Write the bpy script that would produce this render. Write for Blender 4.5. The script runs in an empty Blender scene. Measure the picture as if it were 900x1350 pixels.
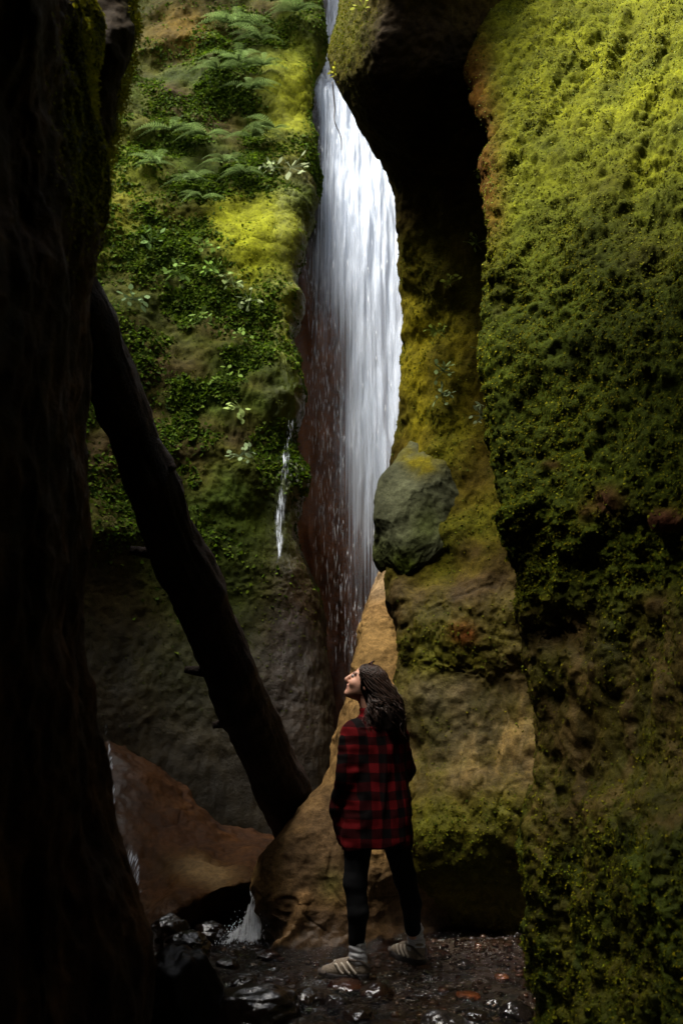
import bpy, math, random
import numpy as np
from mathutils import Vector

random.seed(7)
RNG = np.random.default_rng(11)
SC = bpy.context.scene
COL = SC.collection

# ------------------------------------------------------------------ camera geometry
F = 1312.5
PITCH = math.radians(10.6)
CP, SP = math.cos(PITCH), math.sin(PITCH)
CAMZ = 1.5


def W(px, py, D):
    """photo pixel (900x1350) at horizontal distance D -> world point"""
    a = (px - 450) / F
    b = (675 - py) / F
    y = CP - b * SP
    z = SP + b * CP
    t = D / y
    return (a * t, D, CAMZ + z * t)


def project(P):
    x, y, z = P[..., 0], P[..., 1], P[..., 2] - CAMZ
    d = np.maximum(y * CP + z * SP, 0.05)
    u = -y * SP + z * CP
    return 450 + F * x / d, 675 - F * u / d


# ------------------------------------------------------------------ noise
def _hash(ix, iy, iz, seed):
    h = (ix.astype(np.uint32) * np.uint32(374761393) + iy.astype(np.uint32) * np.uint32(668265263)
         + iz.astype(np.uint32) * np.uint32(2246822519) + np.uint32(seed * 3266489 + 974711))
    h ^= h >> np.uint32(13)
    h *= np.uint32(1274126177)
    h ^= h >> np.uint32(16)
    h *= np.uint32(2654435761)
    h ^= h >> np.uint32(15)
    return h


def gnoise(P, seed=0):
    P = np.asarray(P, dtype=np.float64)
    i = np.floor(P).astype(np.int64)
    f = P - i
    u = f * f * f * (f * (f * 6 - 15) + 10)
    out = np.zeros(P.shape[:-1])
    for dx in (0, 1):
        for dy in (0, 1):
            for dz in (0, 1):
                h = _hash(i[..., 0] + dx, i[..., 1] + dy, i[..., 2] + dz, seed)
                gx = (h & np.uint32(1023)).astype(np.float64) / 511.5 - 1
                gy = ((h >> np.uint32(10)) & np.uint32(1023)).astype(np.float64) / 511.5 - 1
                gz = ((h >> np.uint32(20)) & np.uint32(1023)).astype(np.float64) / 511.5 - 1
                d = gx * (f[..., 0] - dx) + gy * (f[..., 1] - dy) + gz * (f[..., 2] - dz)
                wx = u[..., 0] if dx else 1 - u[..., 0]
                wy = u[..., 1] if dy else 1 - u[..., 1]
                wz = u[..., 2] if dz else 1 - u[..., 2]
                out += d * wx * wy * wz
    return out * 1.4


def fbm(P, octs=4, seed=0, gain=0.5):
    s, a = 0, 1.0
    for k in range(octs):
        s = s + a * gnoise(np.asarray(P) * (2.03 ** k) + 17.3 * k, seed + k)
        a *= gain
    return s


def ridged(P, octs=3, seed=0):
    s, a = 0, 1.0
    for k in range(octs):
        s = s + a * (1 - 2 * np.abs(gnoise(np.asarray(P) * (2.1 ** k) + 9.1 * k, seed + k)))
        a *= 0.5
    return s


def sstep(a, b, x):
    t = np.clip((x - a) / (b - a), 0, 1)
    return t * t * (3 - 2 * t)


# ------------------------------------------------------------------ mesh helpers
def make_mesh(name, V, faces, mat=None, parent=None, smooth=True, cols=None, attrs=None):
    """V (n,3); faces (m,k) int array or list of lists"""
    me = bpy.data.meshes.new(name)
    V = np.asarray(V, dtype=np.float32)
    if isinstance(faces, np.ndarray):
        k = faces.shape[1]
        me.vertices.add(len(V))
        me.vertices.foreach_set('co', V.ravel())
        me.loops.add(faces.size)
        me.loops.foreach_set('vertex_index', faces.astype(np.int32).ravel())
        me.polygons.add(len(faces))
        me.polygons.foreach_set('loop_start', (np.arange(len(faces)) * k).astype(np.int32))
        me.update(calc_edges=True)
        me.validate()
    else:
        me.from_pydata([tuple(map(float, v)) for v in V], [], faces)
    if smooth:
        me.polygons.foreach_set('use_smooth', np.ones(len(me.polygons), dtype=bool))
    if cols is not None:
        c = np.ones((len(V), 4), dtype=np.float32)
        c[:, :3] = cols
        at = me.attributes.new('Col', 'FLOAT_COLOR', 'POINT')
        at.data.foreach_set('color', c.ravel())
    for k_, v_ in (attrs or {}).items():
        at = me.attributes.new(k_, 'FLOAT', 'POINT')
        at.data.foreach_set('value', np.asarray(v_, dtype=np.float32).ravel())
    me.update()
    o = bpy.data.objects.new(name, me)
    COL.objects.link(o)
    if mat:
        me.materials.append(mat)
    if parent:
        o.parent = parent
    return o


def tag(o, label=None, cat=None, group=None, kind=None):
    if label: o['label'] = label
    if cat: o['category'] = cat
    if group: o['group'] = group
    if kind: o['kind'] = kind
    return o


def crom(C, n):
    """Catmull-Rom resample along axis 0"""
    R = C.shape[0]
    t = np.linspace(0, R - 1, n)
    i = np.minimum(t.astype(int), R - 2)
    f = (t - i).reshape((-1,) + (1,) * (C.ndim - 1))
    g = lambda k: C[np.clip(k, 0, R - 1)]
    p0, p1, p2, p3 = g(i - 1), g(i), g(i + 1), g(i + 2)
    return 0.5 * (2 * p1 + (p2 - p0) * f + (2 * p0 - 5 * p1 + 4 * p2 - p3) * f ** 2 + (3 * p1 - p0 - 3 * p2 + p3) * f ** 3)


def arclen_resample(C, n, dens=None):
    """Catmull-Rom with sample density weights per control interval (axis 0)"""
    return crom(C, n)


def grid_faces(nr, nc):
    a = np.arange(nr * nc).reshape(nr, nc)
    return np.stack([a[:-1, :-1], a[:-1, 1:], a[1:, 1:], a[1:, :-1]], -1).reshape(-1, 4)


def grid_normals(P):
    du = np.gradient(P, axis=1)
    dv = np.gradient(P, axis=0)
    n = np.cross(du, dv)
    n /= np.linalg.norm(n, axis=-1, keepdims=True) + 1e-9
    return n


ALB = .62


class Surf:
    """a rock face: control grid -> smooth surface -> displaced relief"""

    def __init__(self, ctrl, nr, nc, flip=False):
        C = np.array([[W(*p) if len(p) == 3 else p[1:] for p in row] for row in ctrl], dtype=float)
        P = crom(C, nr)
        P = np.swapaxes(crom(np.swapaxes(P, 0, 1), nc), 0, 1)
        self.P = P
        self.flip = flip
        self.px, self.py = project(P)
        self.refresh()

    def refresh(self):
        n = grid_normals(self.P)
        self.N = -n if self.flip else n

    def displace(self, d):
        self.P = self.P + self.N * np.asarray(d)[..., None]
        self.refresh()

    def build(self, name, mat, col, wet=None):
        F_ = grid_faces(*self.P.shape[:2])
        if self.flip:
            F_ = F_[:, ::-1]
        lum = col @ np.array((.3, .6, .1))
        col = lum[..., None] + (col - lum[..., None]) * 1.45
        self.col = col
        at = {'wet': (wet if wet is not None else np.zeros(self.P.shape[:2])).ravel()}
        return make_mesh(name, self.P.reshape(-1, 3), F_, mat, cols=np.clip(col, .003, 1).reshape(-1, 3) * ALB, attrs=at)

    def sample(self, n, weight):
        P = self.P
        e1 = P[:-1, 1:] - P[:-1, :-1]
        e2 = P[1:, :-1] - P[:-1, :-1]
        A = np.linalg.norm(np.cross(e1, e2), axis=-1)
        w = (A * weight[:-1, :-1]).ravel()
        w = w / w.sum()
        idx = RNG.choice(len(w), size=n, p=w)
        r, c = np.unravel_index(idx, A.shape)
        a, b = RNG.random(n)[:, None], RNG.random(n)[:, None]
        pos = P[r, c] + a * e1[r, c] + b * e2[r, c]
        return pos, self.N[r, c], r, c


def blob(S, x, y, rx, ry, ang=0):
    """soft spot round a pixel position on a face (used for where moss or bare rock grows)"""
    dx, dy = S.px - x, S.py - y
    c, s = math.cos(math.radians(ang)), math.sin(math.radians(ang))
    u, v = (dx * c + dy * s) / rx, (-dx * s + dy * c) / ry
    return np.exp(-(u * u + v * v))


def mixc(col, rgb, m):
    return col * (1 - m[..., None]) + np.array(rgb) * m[..., None]


# ------------------------------------------------------------------ materials
class NT:
    def __init__(self, name):
        self.m = bpy.data.materials.new(name)
        self.m.use_nodes = True
        self.t = self.m.node_tree
        self.t.nodes.clear()
        self.out = self.t.nodes.new('ShaderNodeOutputMaterial')

    def n(self, typ, **kw):
        nd = self.t.nodes.new(typ)
        for k, v in kw.items():
            if k in nd.inputs.keys() and not hasattr(nd, k):
                nd.inputs[k].default_value = v
            else:
                setattr(nd, k, v)
        return nd

    def l(self, a, b):
        self.t.links.new(a, b)

    def math(self, op, a, b=None, clamp=False):
        nd = self.t.nodes.new('ShaderNodeMath')
        nd.operation = op
        nd.use_clamp = clamp
        for i, v in enumerate((a, b)):
            if v is None: continue
            if isinstance(v, (int, float)):
                nd.inputs[i].default_value = v
            else:
                self.l(v, nd.inputs[i])
        return nd.outputs[0]

    def coord(self, scale=(1, 1, 1), rot=(0, 0, 0)):
        tc = self.n('ShaderNodeTexCoord')
        mp = self.n('ShaderNodeMapping')
        mp.inputs['Scale'].default_value = scale
        mp.inputs['Rotation'].default_value = rot
        self.l(tc.outputs['Object'], mp.inputs['Vector'])
        return mp.outputs['Vector']

    def noise(self, vec, scale, detail=4, rough=0.55, dist=0.0):
        nd = self.n('ShaderNodeTexNoise')
        nd.inputs['Scale'].default_value = scale
        nd.inputs['Detail'].default_value = detail
        nd.inputs['Roughness'].default_value = rough
        nd.inputs['Distortion'].default_value = dist
        if vec is not None: self.l(vec, nd.inputs['Vector'])
        return nd.outputs['Fac']

    def ramp(self, fac, stops):
        nd = self.n('ShaderNodeMapRange')
        nd.interpolation_type = 'SMOOTHSTEP'
        (a, va), (b, vb) = stops
        nd.inputs['From Min'].default_value = a
        nd.inputs['From Max'].default_value = b
        nd.inputs['To Min'].default_value = va
        nd.inputs['To Max'].default_value = vb
        self.l(fac, nd.inputs['Value'])
        return nd.outputs[0]

    def mulcol(self, col, fac):
        nd = self.n('ShaderNodeVectorMath', operation='SCALE')
        self.l(col, nd.inputs[0])
        self.l(fac, nd.inputs['Scale'])
        return nd.outputs[0]

    def attr(self, name):
        nd = self.n('ShaderNodeAttribute')
        nd.attribute_name = name
        return nd


def rock_mat(name, scale=1.0, bump=0.6, dist=0.02, rough=0.85, spec=0.15, mott=0.6, wetr=.25):
    k = NT(name)
    v = k.coord()
    n1 = k.noise(v, 3 * scale, 8, 0.65)
    n2 = k.noise(v, 22 * scale, 6, 0.7)
    n3 = k.noise(v, 90 * scale, 4, 0.7)
    f1 = k.ramp(n1, ((0.3, 1 - mott * .6), (0.72, 1 + mott * .6)))
    f2 = k.ramp(n2, ((0.3, 1 - mott * .55), (0.7, 1 + mott * .5)))
    f3 = k.ramp(n3, ((0.3, 0.72), (0.7, 1.25)))
    fac = k.math('MULTIPLY', k.math('MULTIPLY', f1, f2), f3)
    col = k.mulcol(k.attr('Col').outputs['Color'], fac)
    p = k.n('ShaderNodeBsdfPrincipled')
    k.l(col, p.inputs['Base Color'])
    wet = k.attr('wet').outputs['Fac']
    wn = k.math('MULTIPLY', wet, k.ramp(n2, ((0.3, 0.8), (0.6, 1.0))))
    r = k.math('SUBTRACT', rough, k.math('MULTIPLY', wn, rough - wetr))
    k.l(r, p.inputs['Roughness'])
    k.l(k.math('ADD', .04, k.math('MULTIPLY', wn, spec)), p.inputs['Specular IOR Level'])
    h = k.math('ADD', k.math('MULTIPLY', n2, 1.0), k.math('MULTIPLY', n3, 0.35))
    h = k.math('ADD', h, k.math('MULTIPLY', n1, 1.5))
    b = k.n('ShaderNodeBump')
    b.inputs['Strength'].default_value = bump
    b.inputs['Distance'].default_value = dist
    k.l(h, b.inputs['Height'])
    k.l(b.outputs['Normal'], p.inputs['Normal'])
    k.l(p.outputs[0], k.out.inputs['Surface'])
    return k.m


def leaf_mat(name, trans=0.35, rough=0.65, spec=0.2):
    k = NT(name)
    p = k.n('ShaderNodeBsdfPrincipled')
    c = k.attr('Col').outputs['Color']
    k.l(c, p.inputs['Base Color'])
    p.inputs['Roughness'].default_value = rough
    p.inputs['Specular IOR Level'].default_value = spec
    t = k.n('ShaderNodeBsdfTranslucent')
    k.l(c, t.inputs['Color'])
    m = k.n('ShaderNodeMixShader')
    m.inputs[0].default_value = trans
    k.l(p.outputs[0], m.inputs[1])
    k.l(t.outputs[0], m.inputs[2])
    k.l(m.outputs[0], k.out.inputs['Surface'])
    return k.m


def plain_mat(name, rgb, rough=0.6, spec=0.4, noise=0.25, nscale=30, bump=0.0, stretch=(1, 1, 1)):
    k = NT(name)
    v = k.coord(stretch)
    n = k.noise(v, nscale, 5, 0.6)
    f = k.ramp(n, ((0.3, 1 - noise), (0.7, 1 + noise)))
    rg = k.n('ShaderNodeRGB')
    rg.outputs[0].default_value = (*rgb, 1)
    p = k.n('ShaderNodeBsdfPrincipled')
    k.l(k.mulcol(rg.outputs[0], f), p.inputs['Base Color'])
    p.inputs['Roughness'].default_value = rough
    p.inputs['Specular IOR Level'].default_value = spec
    if bump:
        b = k.n('ShaderNodeBump')
        b.inputs['Strength'].default_value = bump
        b.inputs['Distance'].default_value = 0.01
        k.l(n, b.inputs['Height'])
        k.l(b.outputs['Normal'], p.inputs['Normal'])
    k.l(p.outputs[0], k.out.inputs['Surface'])
    return k.m


def fall_mat(name, xs=26, zs=0.9, seed=0.0, rgb=(0.70, 0.77, 0.88), con=2.4):
    """falling water: broken white strands, see-through between them; 'dens' says how thick the curtain is"""
    k = NT(name)
    tc = k.n('ShaderNodeTexCoord')
    mp = k.n('ShaderNodeMapping')
    mp.inputs['Scale'].default_value = (xs, 2, zs)
    mp.inputs['Location'].default_value = (seed, seed * 2, seed * 3)
    k.l(tc.outputs['Object'], mp.inputs['Vector'])
    n1 = k.noise(mp.outputs[0], 1.0, 3.5, 0.55, 0.3)
    mp2 = k.n('ShaderNodeMapping')
    mp2.inputs['Scale'].default_value = (xs * 3.4, 4, zs * 1.6)
    mp2.inputs['Location'].default_value = (seed * 5, seed, seed)
    k.l(tc.outputs['Object'], mp2.inputs['Vector'])
    n2 = k.noise(mp2.outputs[0], 1.0, 3, 0.6)
    mp3 = k.n('ShaderNodeMapping')
    mp3.inputs['Scale'].default_value = (xs * 8, 4, zs * 2.2)
    mp3.inputs['Location'].default_value = (seed, seed * 7, seed)
    k.l(tc.outputs['Object'], mp3.inputs['Vector'])
    n3 = k.noise(mp3.outputs[0], 1.0, 1, 0.5)
    d = k.attr('dens').outputs['Fac']
    s = k.math('ADD', k.math('MULTIPLY', n1, 0.5), k.math('ADD', k.math('MULTIPLY', n2, 0.3), k.math('MULTIPLY', n3, 0.2)))
    a = k.math('ADD', k.math('MULTIPLY', k.math('SUBTRACT', s, 0.5), con), k.math('SUBTRACT', k.math('MULTIPLY', d, 1.25), 0.32))
    a = k.ramp(a, ((0.0, 0.0), (1.0, 0.96)))
    a = k.math('MULTIPLY', a, k.ramp(d, ((0.02, 0.0), (0.25, 1.0))))
    df = k.n('ShaderNodeBsdfPrincipled')
    df.inputs['Base Color'].default_value = (*rgb, 1)
    df.inputs['Roughness'].default_value = 0.35
    tl = k.n('ShaderNodeBsdfTranslucent')
    tl.inputs['Color'].default_value = (*rgb, 1)
    bp = k.n('ShaderNodeBump')
    bp.inputs['Strength'].default_value = .5
    bp.inputs['Distance'].default_value = 0.05
    k.l(s, bp.inputs['Height'])
    k.l(bp.outputs[0], df.inputs['Normal'])
    m1 = k.n('ShaderNodeMixShader')
    m1.inputs[0].default_value = 0.45
    k.l(df.outputs[0], m1.inputs[1])
    k.l(tl.outputs[0], m1.inputs[2])
    tr = k.n('ShaderNodeBsdfTransparent')
    m2 = k.n('ShaderNodeMixShader')
    k.l(a, m2.inputs[0])
    k.l(tr.outputs[0], m2.inputs[1])
    k.l(m1.outputs[0], m2.inputs[2])
    k.l(m2.outputs[0], k.out.inputs['Surface'])
    return k.m


M_CLIFF = rock_mat('mossy_rock')
M_FINE = rock_mat('wet_rock', 1.5, 0.7, 0.015, 0.75, 0.4)
M_SMOOTH = rock_mat('waterworn_rock', 1.2, 0.7, 0.012, 0.8, 0.3, 0.6)
M_MOSS = leaf_mat('moss_leaf', .35, .8, .04)
M_LEAF = leaf_mat('green_leaf', 0.4, 0.7, 0.03)


# ------------------------------------------------------------------ scatter of little leaves
def leaves(pos, nrm, L, wid, spread, hang, colr, fold=0.25):
    n = len(pos)
    L = np.broadcast_to(L, (n,))
    t = RNG.normal(size=(n, 3))
    t[:, 2] -= hang
    t -= nrm * np.sum(t * nrm, 1, keepdims=True)
    t /= np.linalg.norm(t, axis=1, keepdims=True) + 1e-9
    m = nrm + RNG.normal(size=(n, 3)) * spread
    m /= np.linalg.norm(m, axis=1, keepdims=True) + 1e-9
    t = t + m * RNG.uniform(-.1, .9, (n, 1))
    t /= np.linalg.norm(t, axis=1, keepdims=True)
    w = np.cross(m, t)
    w /= np.linalg.norm(w, axis=1, keepdims=True) + 1e-9
    u = np.cross(t, w)
    Lc = L[:, None]
    base = pos - nrm * Lc * .15
    v0 = base
    v1 = base + t * Lc * .5 + w * Lc * wid + u * Lc * fold * wid
    v2 = base + t * Lc
    v3 = base + t * Lc * .5 - w * Lc * wid + u * Lc * fold * wid
    V = np.stack([v0, v1, v2, v3], 1).reshape(-1, 3)
    Fc = np.arange(n * 4).reshape(n, 4)
    C = np.repeat(colr, 4, axis=0) * ALB * np.array((1.05, 1.0, .45))
    return V, Fc, C


def leafcol(n, palette, jit=0.35):
    pal = np.array(palette)
    c = pal[RNG.integers(0, len(pal), n)]
    b = pal[RNG.integers(0, len(pal), n)]
    f = RNG.random((n, 1))
    c = c * (1 - f) + b * f
    return c * RNG.uniform(1 - jit, 1 + jit, (n, 1))


#SECTION_TERRAIN

# ================================================================== RIGHT CLIFF (mossy wall in front on the right)
def lin(x, xs, ys):
    return np.interp(x, xs, ys)


rows = [(1560, 708, 4.6, 3.45), (1350, 706, 4.66, 3.55), (1250, 700, 4.68, 3.6), (1110, 704, 4.66, 3.55), (1000, 713, 4.8, 3.72),
        (870, 708, 4.79, 3.70), (790, 690, 4.73, 3.67), (720, 668, 4.67, 3.65), (660, 660, 4.64, 3.64), (560, 646, 4.75, 3.75),
        (420, 636, 4.95, 4.0), (330, 645, 5.15, 4.25), (200, 640, 5.55, 4.65), (100, 628, 6.0, 5.1), (0, 632, 6.6, 5.6),
        (-150, 640, 7.6, 6.4), (-300, 650, 8.6, 7.2)]
ctrl = []
for py, E, de, d9 in rows:
    zc = W(900, py, d9)
    r = [(E + 120, py, de + 3.2), (E + 22, py, de + .55), (E, py, de)]
    for f in (.22, .5, .78):
        r.append((E + (900 - E) * f, py, de + (d9 - de) * f - .10 * math.sin(math.pi * f)))
    r += [(900, py, d9), (1080, py, d9 - .75), (1350, py, max(d9 - 1.5, 1.9)), ('w', 1.75, -.4, zc[2]), ('w', 1.6, -3, zc[2])]
    ctrl.append(r)
R_ = Surf(ctrl, 760, 420)
if np.mean(R_.N[300:500, 150:250, 0]) > 0:
    R_.flip = True; R_.refresh()
P = R_.P
lower = sstep(720, 860, R_.py)
up = sstep(420, 120, R_.py)
R_.displace(.10 * fbm(P * [1.4, 1.4, 1.0], 2, 3) + .05 * (1 - .5 * up) * fbm(P * [4, 4, 3.2], 3, 5))
# slanting grooves on the upper slab
q = P[..., 2] * 1.0 + P[..., 1] * .55
gq = np.stack([P[..., 0] * 6 - P[..., 2] * 3.2 + P[..., 1] * 1.0, P[..., 2] * .9, P[..., 1] * .9], -1)
groove = fbm(gq, 3, 8)
R_.displace((.25 + .75 * up) * (.06 * groove - .07 * np.clip(ridged(gq * .6, 2, 14) - .95, 0, 1)))
slab = np.clip(up * (.75 + 1.3 * fbm(gq * [.8, 1, 1], 2, 17)), 0, 1)
mossR = np.clip(1.1 - .42 * sstep(730, 830, R_.py) * sstep(1150, 1020, R_.py) + .5 * fbm(P * [2.6, 2.6, 1.3], 3, 21), 0, 1)
mossR *= (1 - .95 * blob(R_, 610, 110, 30, 90)) * (1 - .8 * np.clip(blob(R_, 755, 960, 70, 120) + .5 * blob(R_, 860, 900, 60, 70), 0, 1))
for (x, y, rx, ry) in ((790, 655, 26, 18), (872, 685, 26, 14), (712, 608, 12, 8), (756, 675, 10, 16), (740, 830, 40, 30), (845, 800, 26, 20)):
    mossR *= 1 - blob(R_, x, y, rx, ry)
bare = np.clip(1 - mossR, 0, 1)
lump = np.clip(fbm(P * 14, 3, 31), -1, 1)
R_.displace(mossR * (.028 * lump + .012 * fbm(P * 40, 2, 33)) + bare * .022 * ridged(P * 7, 3, 41))
# hollows under the mossy bulge
for (x, y, rx, ry, d) in ((692, 748, 20, 34, .16), (752, 745, 22, 14, .10), (742, 830, 26, 20, .10), (860, 350, 18, 12, .06), (738, 300, 14, 26, .05),
                          (710, 135, 10, 12, .05), (760, 60, 10, 22, .05), (680, 960, 12, 60, .06), (820, 770, 30, 10, .06)):
    R_.displace(-.6 * d * blob(R_, x, y, rx, ry))
col = np.ones(P.shape) * np.array((.055, .038, .018))
col = mixc(col, (.045, .055, .012), mossR)
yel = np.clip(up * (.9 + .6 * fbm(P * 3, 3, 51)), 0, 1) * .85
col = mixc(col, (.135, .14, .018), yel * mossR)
col = mixc(col, (.075, .041, .014), np.clip(blob(R_, 625, 110, 26, 90) + blob(R_, 640, 250, 22, 80), 0, 1))
col = mixc(col, (.10, .05, .035), blob(R_, 872, 685, 30, 16) + .8 * blob(R_, 785, 660, 20, 18))
scr = np.clip(ridged(P * [5, 5, 2.2], 3, 71) - .75, 0, 1) * lower * (1 - mossR * .6)
col = mixc(col, (.12, .085, .045), np.clip(scr * 1.1, 0, .7))
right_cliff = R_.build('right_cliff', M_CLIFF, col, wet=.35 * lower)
tag(right_cliff, 'mossy green cliff face filling the right side of the gorge', 'cliff', kind='structure')

w = mossR ** 1.5 * (R_.px > E - 100) * (R_.px < 1150) * (R_.py < 1420) * (R_.py > -120) * (R_.P[..., 1] > 1.5)
w = w * np.clip(.15 + 1.2 * (.5 + .8 * fbm(P * 5, 2, 61)), .03, 1) * (1 - .62 * slab)
n = 420000
pos, nrm, rr, cc = R_.sample(n, w)
upv = up[rr, cc][:, None]
c = leafcol(n, [(.12, .145, .014), (.17, .175, .016), (.07, .10, .012), (.19, .17, .016)]) * (1 - upv) + upv * leafcol(n, [(.16, .18, .03), (.12, .15, .04), (.20, .19, .03), (.09, .13, .04), (.22, .25, .16)])
big = fbm(pos * 1.8, 2, 77)[:, None]
c = c * (1 + .45 * big)
hang = 1.2
c = c * RNG.uniform(.45, 1.6, (n, 1)) * (1 + .35 * np.clip(fbm(pos * 9, 2, 79), -1, 1))[:, None]
V, Fc, C = leaves(pos, nrm, RNG.uniform(.007, .019, n), .34, .95, hang, c)
o = make_mesh('cliff_moss', V, Fc, M_MOSS, cols=C, smooth=False)
tag(o, 'thick moss and tiny leaves carpeting the big right cliff', 'moss', kind='stuff')

# ================================================================== LEFT CLIFF (dark, nearest)
rows = [(1620, 184, 2.9), (1350, 177, 2.9), (1240, 168, 2.88), (1180, 156, 2.86), (1100, 141, 2.84), (1020, 130, 2.82), (960, 119, 2.8), (900, 114, 2.78),
        (760, 100, 2.78), (680, 101, 2.78), (560, 98, 2.78), (400, 103, 2.78), (340, 111, 2.78), (290, 119, 2.78), (230, 121, 2.8), (150, 117, 2.8),
        (100, 113, 2.8), (40, 111, 2.8), (-30, 94, 2.8), (-120, 42, 2.8), (-240, -40, 2.8), (-400, -150, 2.8)]
ctrl = []
for py, E, de in rows:
    z = W(E, py, de)[2]
    ctrl.append([('w', -3.0, 8.6, z), ('w', -2.2, 6.0, z), (E - 110, py, de + 1.2), (E - 14, py, de + .22), (E, py, de), (E - 25, py, de - .18), (E * .45, py, de - .38), (-40, py, de - .65),
                 ('w', -1.0, .9, z), ('w', -1.15, -.6, z), ('w', -1.3, -3.0, z)])
LTOP = []  # unseen wall above the frame, shaped to block and admit sunlight
for z, k, zl, kl in ((6.0, .25, 5.0, 1.3), (7.5, .5, 5.2, 1.9), (9.3, .8, 5.4, 2.5), (11.7, 1.2, 5.5, 3.0)):
    LTOP.append([('w', -3.0 - k, 8.6, z - 1.0), ('w', -2.2 - k, 6.0, z - .2), ('w', -1.35 - k, 4.1, z), ('w', -.85 - kl * .8, 3.2, zl + 1), ('w', -.75 - kl, 2.85, zl), ('w', -.75 - kl, 2.5, zl), ('w', -.8 - kl, 2.2, zl), ('w', -.85 - kl, 1.7, zl),
                 ('w', -.9 - kl, .9, zl), ('w', -1.05 - k, -.6, zl + .5), ('w', -1.2 - k, -3.0, z - 2)])
ctrl += LTOP
L_ = Surf(ctrl, 520, 260)
if np.mean(L_.N[150:300, 130:170, 1]) > 0:
    L_.flip = True; L_.refresh()
P = L_.P
L_.displace(.05 * fbm(P * [1.5, 1.5, 1], 2, 103) + .035 * fbm(P * [5, 5, 2.2], 4, 105) + .018 * ridged(P * [10, 10, 4], 3, 107))
col = np.ones(P.shape) * np.array((.040, .022, .012))
col = mixc(col, (.14, .075, .04), np.clip(ridged(P * [6, 6, 2.5], 3, 111) - .8, 0, 1) * .7)
mossL = np.clip(np.exp(-((L_.px - 118) / 26) ** 2) * sstep(330, 220, L_.py) + .5 * blob(L_, 95, 200, 20, 120), 0, 1)
col = mixc(col, (.06, .07, .012), mossL)
o = L_.build('left_cliff', M_FINE, col, wet=np.full(P.shape[:2], .12))
tag(o, 'near black rock wall along the left edge of the gorge', 'cliff', kind='structure')

# spur behind it at the top left
rows = [(420, 112, 3.6), (350, 117, 3.5), (300, 123, 3.45), (250, 131, 3.4), (200, 144, 3.35), (150, 155, 3.35), (90, 168, 3.35), (40, 178, 3.35), (-20, 172, 3.4), (-150, 168, 3.5), (-300, 150, 3.6)]
ctrl = []
for py, E, de in rows:
    ctrl.append([(E - 120, py, de + 1.2), (E - 40, py, de + .8), (E - 6, py, de + .3), (E, py, de), (E - 12, py, de - .15), (E - 60, py, de - .2), (E - 140, py, de - .1)])
S_ = Surf(ctrl, 240, 120)
if np.mean(S_.N[:, 70:90, 1]) > 0:
    S_.flip = True; S_.refresh()
P = S_.P
S_.displace(.03 * fbm(P * 4, 4, 121) + .01 * fbm(P * 18, 2, 122))
mossS = sstep(3.2, 3.32, P[..., 1]) * np.clip(.8 + fbm(P * 3, 2, 125), 0, 1)
col = mixc(np.ones(P.shape) * np.array((.04, .03, .02)), (.06, .065, .01), mossS)
o = S_.build('left_spur', M_FINE, col)
tag(o, 'dark knob of rock with glowing moss rim at upper left', 'rock spur', kind='structure')

pos, nrm, rr, cc = L_.sample(16000, mossL ** 1.3 * (L_.P[..., 1] > 2) * (L_.py > -150))
p2, n2, _, _ = S_.sample(9000, mossS * (S_.py > -150) * (S_.py < 330))
ex, en = [], []
def edge_tufts(tab, d0, d1, lo, hi, n):
    ys, es = zip(*sorted(tab))
    for q in range(n // 14):
        y = RNG.uniform(lo, hi)
        if gnoise(np.array([[y * .035, 0.3, d0]]), 9)[0] < -.35: continue
        c = np.array(W(np.interp(y, ys, es) + RNG.uniform(-9, 7), y, RNG.uniform(d0, d1)))
        for j in range(14):
            ex.append(c + RNG.normal(size=3) * [.008, .02, .014]); en.append(RNG.normal(size=3) + [.6, -.1, .8])
edge_tufts([(-40, 106), (40, 111), (100, 113), (150, 117), (230, 121), (290, 119), (340, 116), (400, 111)], 2.72, 2.92, -30, 320, 13000)
edge_tufts([(-20, 172), (40, 178), (90, 168), (150, 155), (200, 144), (250, 131), (300, 123), (350, 117)], 3.3, 3.5, -30, 330, 9000)
ex = np.array(ex); en = np.array(en); en /= np.linalg.norm(en, axis=1, keepdims=True)
pos = np.concatenate([pos, p2, ex]); nrm = np.concatenate([nrm, n2, en])
n = len(pos)
c = leafcol(n, [(.50, .52, .05), (.60, .56, .05), (.36, .42, .04)])  # moss colour raised to stand in for backlight along the rim
V, Fc, C = leaves(pos, nrm, RNG.uniform(.008, .022, n), .22, .6, 1.0, c)
o = make_mesh('rim_moss', V, Fc, M_MOSS, cols=C, smooth=False)
tag(o, 'yellow green moss fringe along the dark left rock edge', 'moss', kind='stuff')

# ================================================================== CENTRE CLIFF with the overhang
#        py, edge px, edge D, mid D, right D
rows = [(1400, 505, 6.9, 6.75, 6.5), (1255, 500, 7.1, 6.95, 6.75), (1200, 500, 7.1, 6.9, 6.75), (1140, 500, 7.0, 6.62, 6.5), (1060, 500, 7.1, 6.6, 6.45), (1000, 502, 7.2, 6.75, 6.6),
        (900, 518, 7.2, 6.85, 6.7), (860, 522, 7.2, 6.85, 6.7), (800, 519, 7.25, 6.85, 6.7), (760, 512, 7.35, 6.95, 6.75), (690, 506, 7.6, 7.1, 6.85), (630, 521, 7.8, 7.2, 6.9), (560, 526, 7.9, 7.3, 7.0), (480, 532, 7.9, 7.35, 7.05),
        (400, 536, 7.9, 7.35, 7.05), (310, 527, 7.75, 7.25, 7.05), (245, 513, 7.55, 7.05, 7.0), (185, 487, 7.25, 6.7, 6.95), (130, 455, 7.1, 6.4, 6.9), (95, 438, 7.2, 6.2, 6.8), (50, 438, 7.5, 6.05, 6.7), (0, 448, 7.9, 5.95, 6.6), (-100, 462, 8.6, 5.6, 6.4), (-250, 475, 9.4, 5.5, 6.2), (-380, 485, 10.4, 6.6, 7.2)]
ctrl = []
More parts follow.
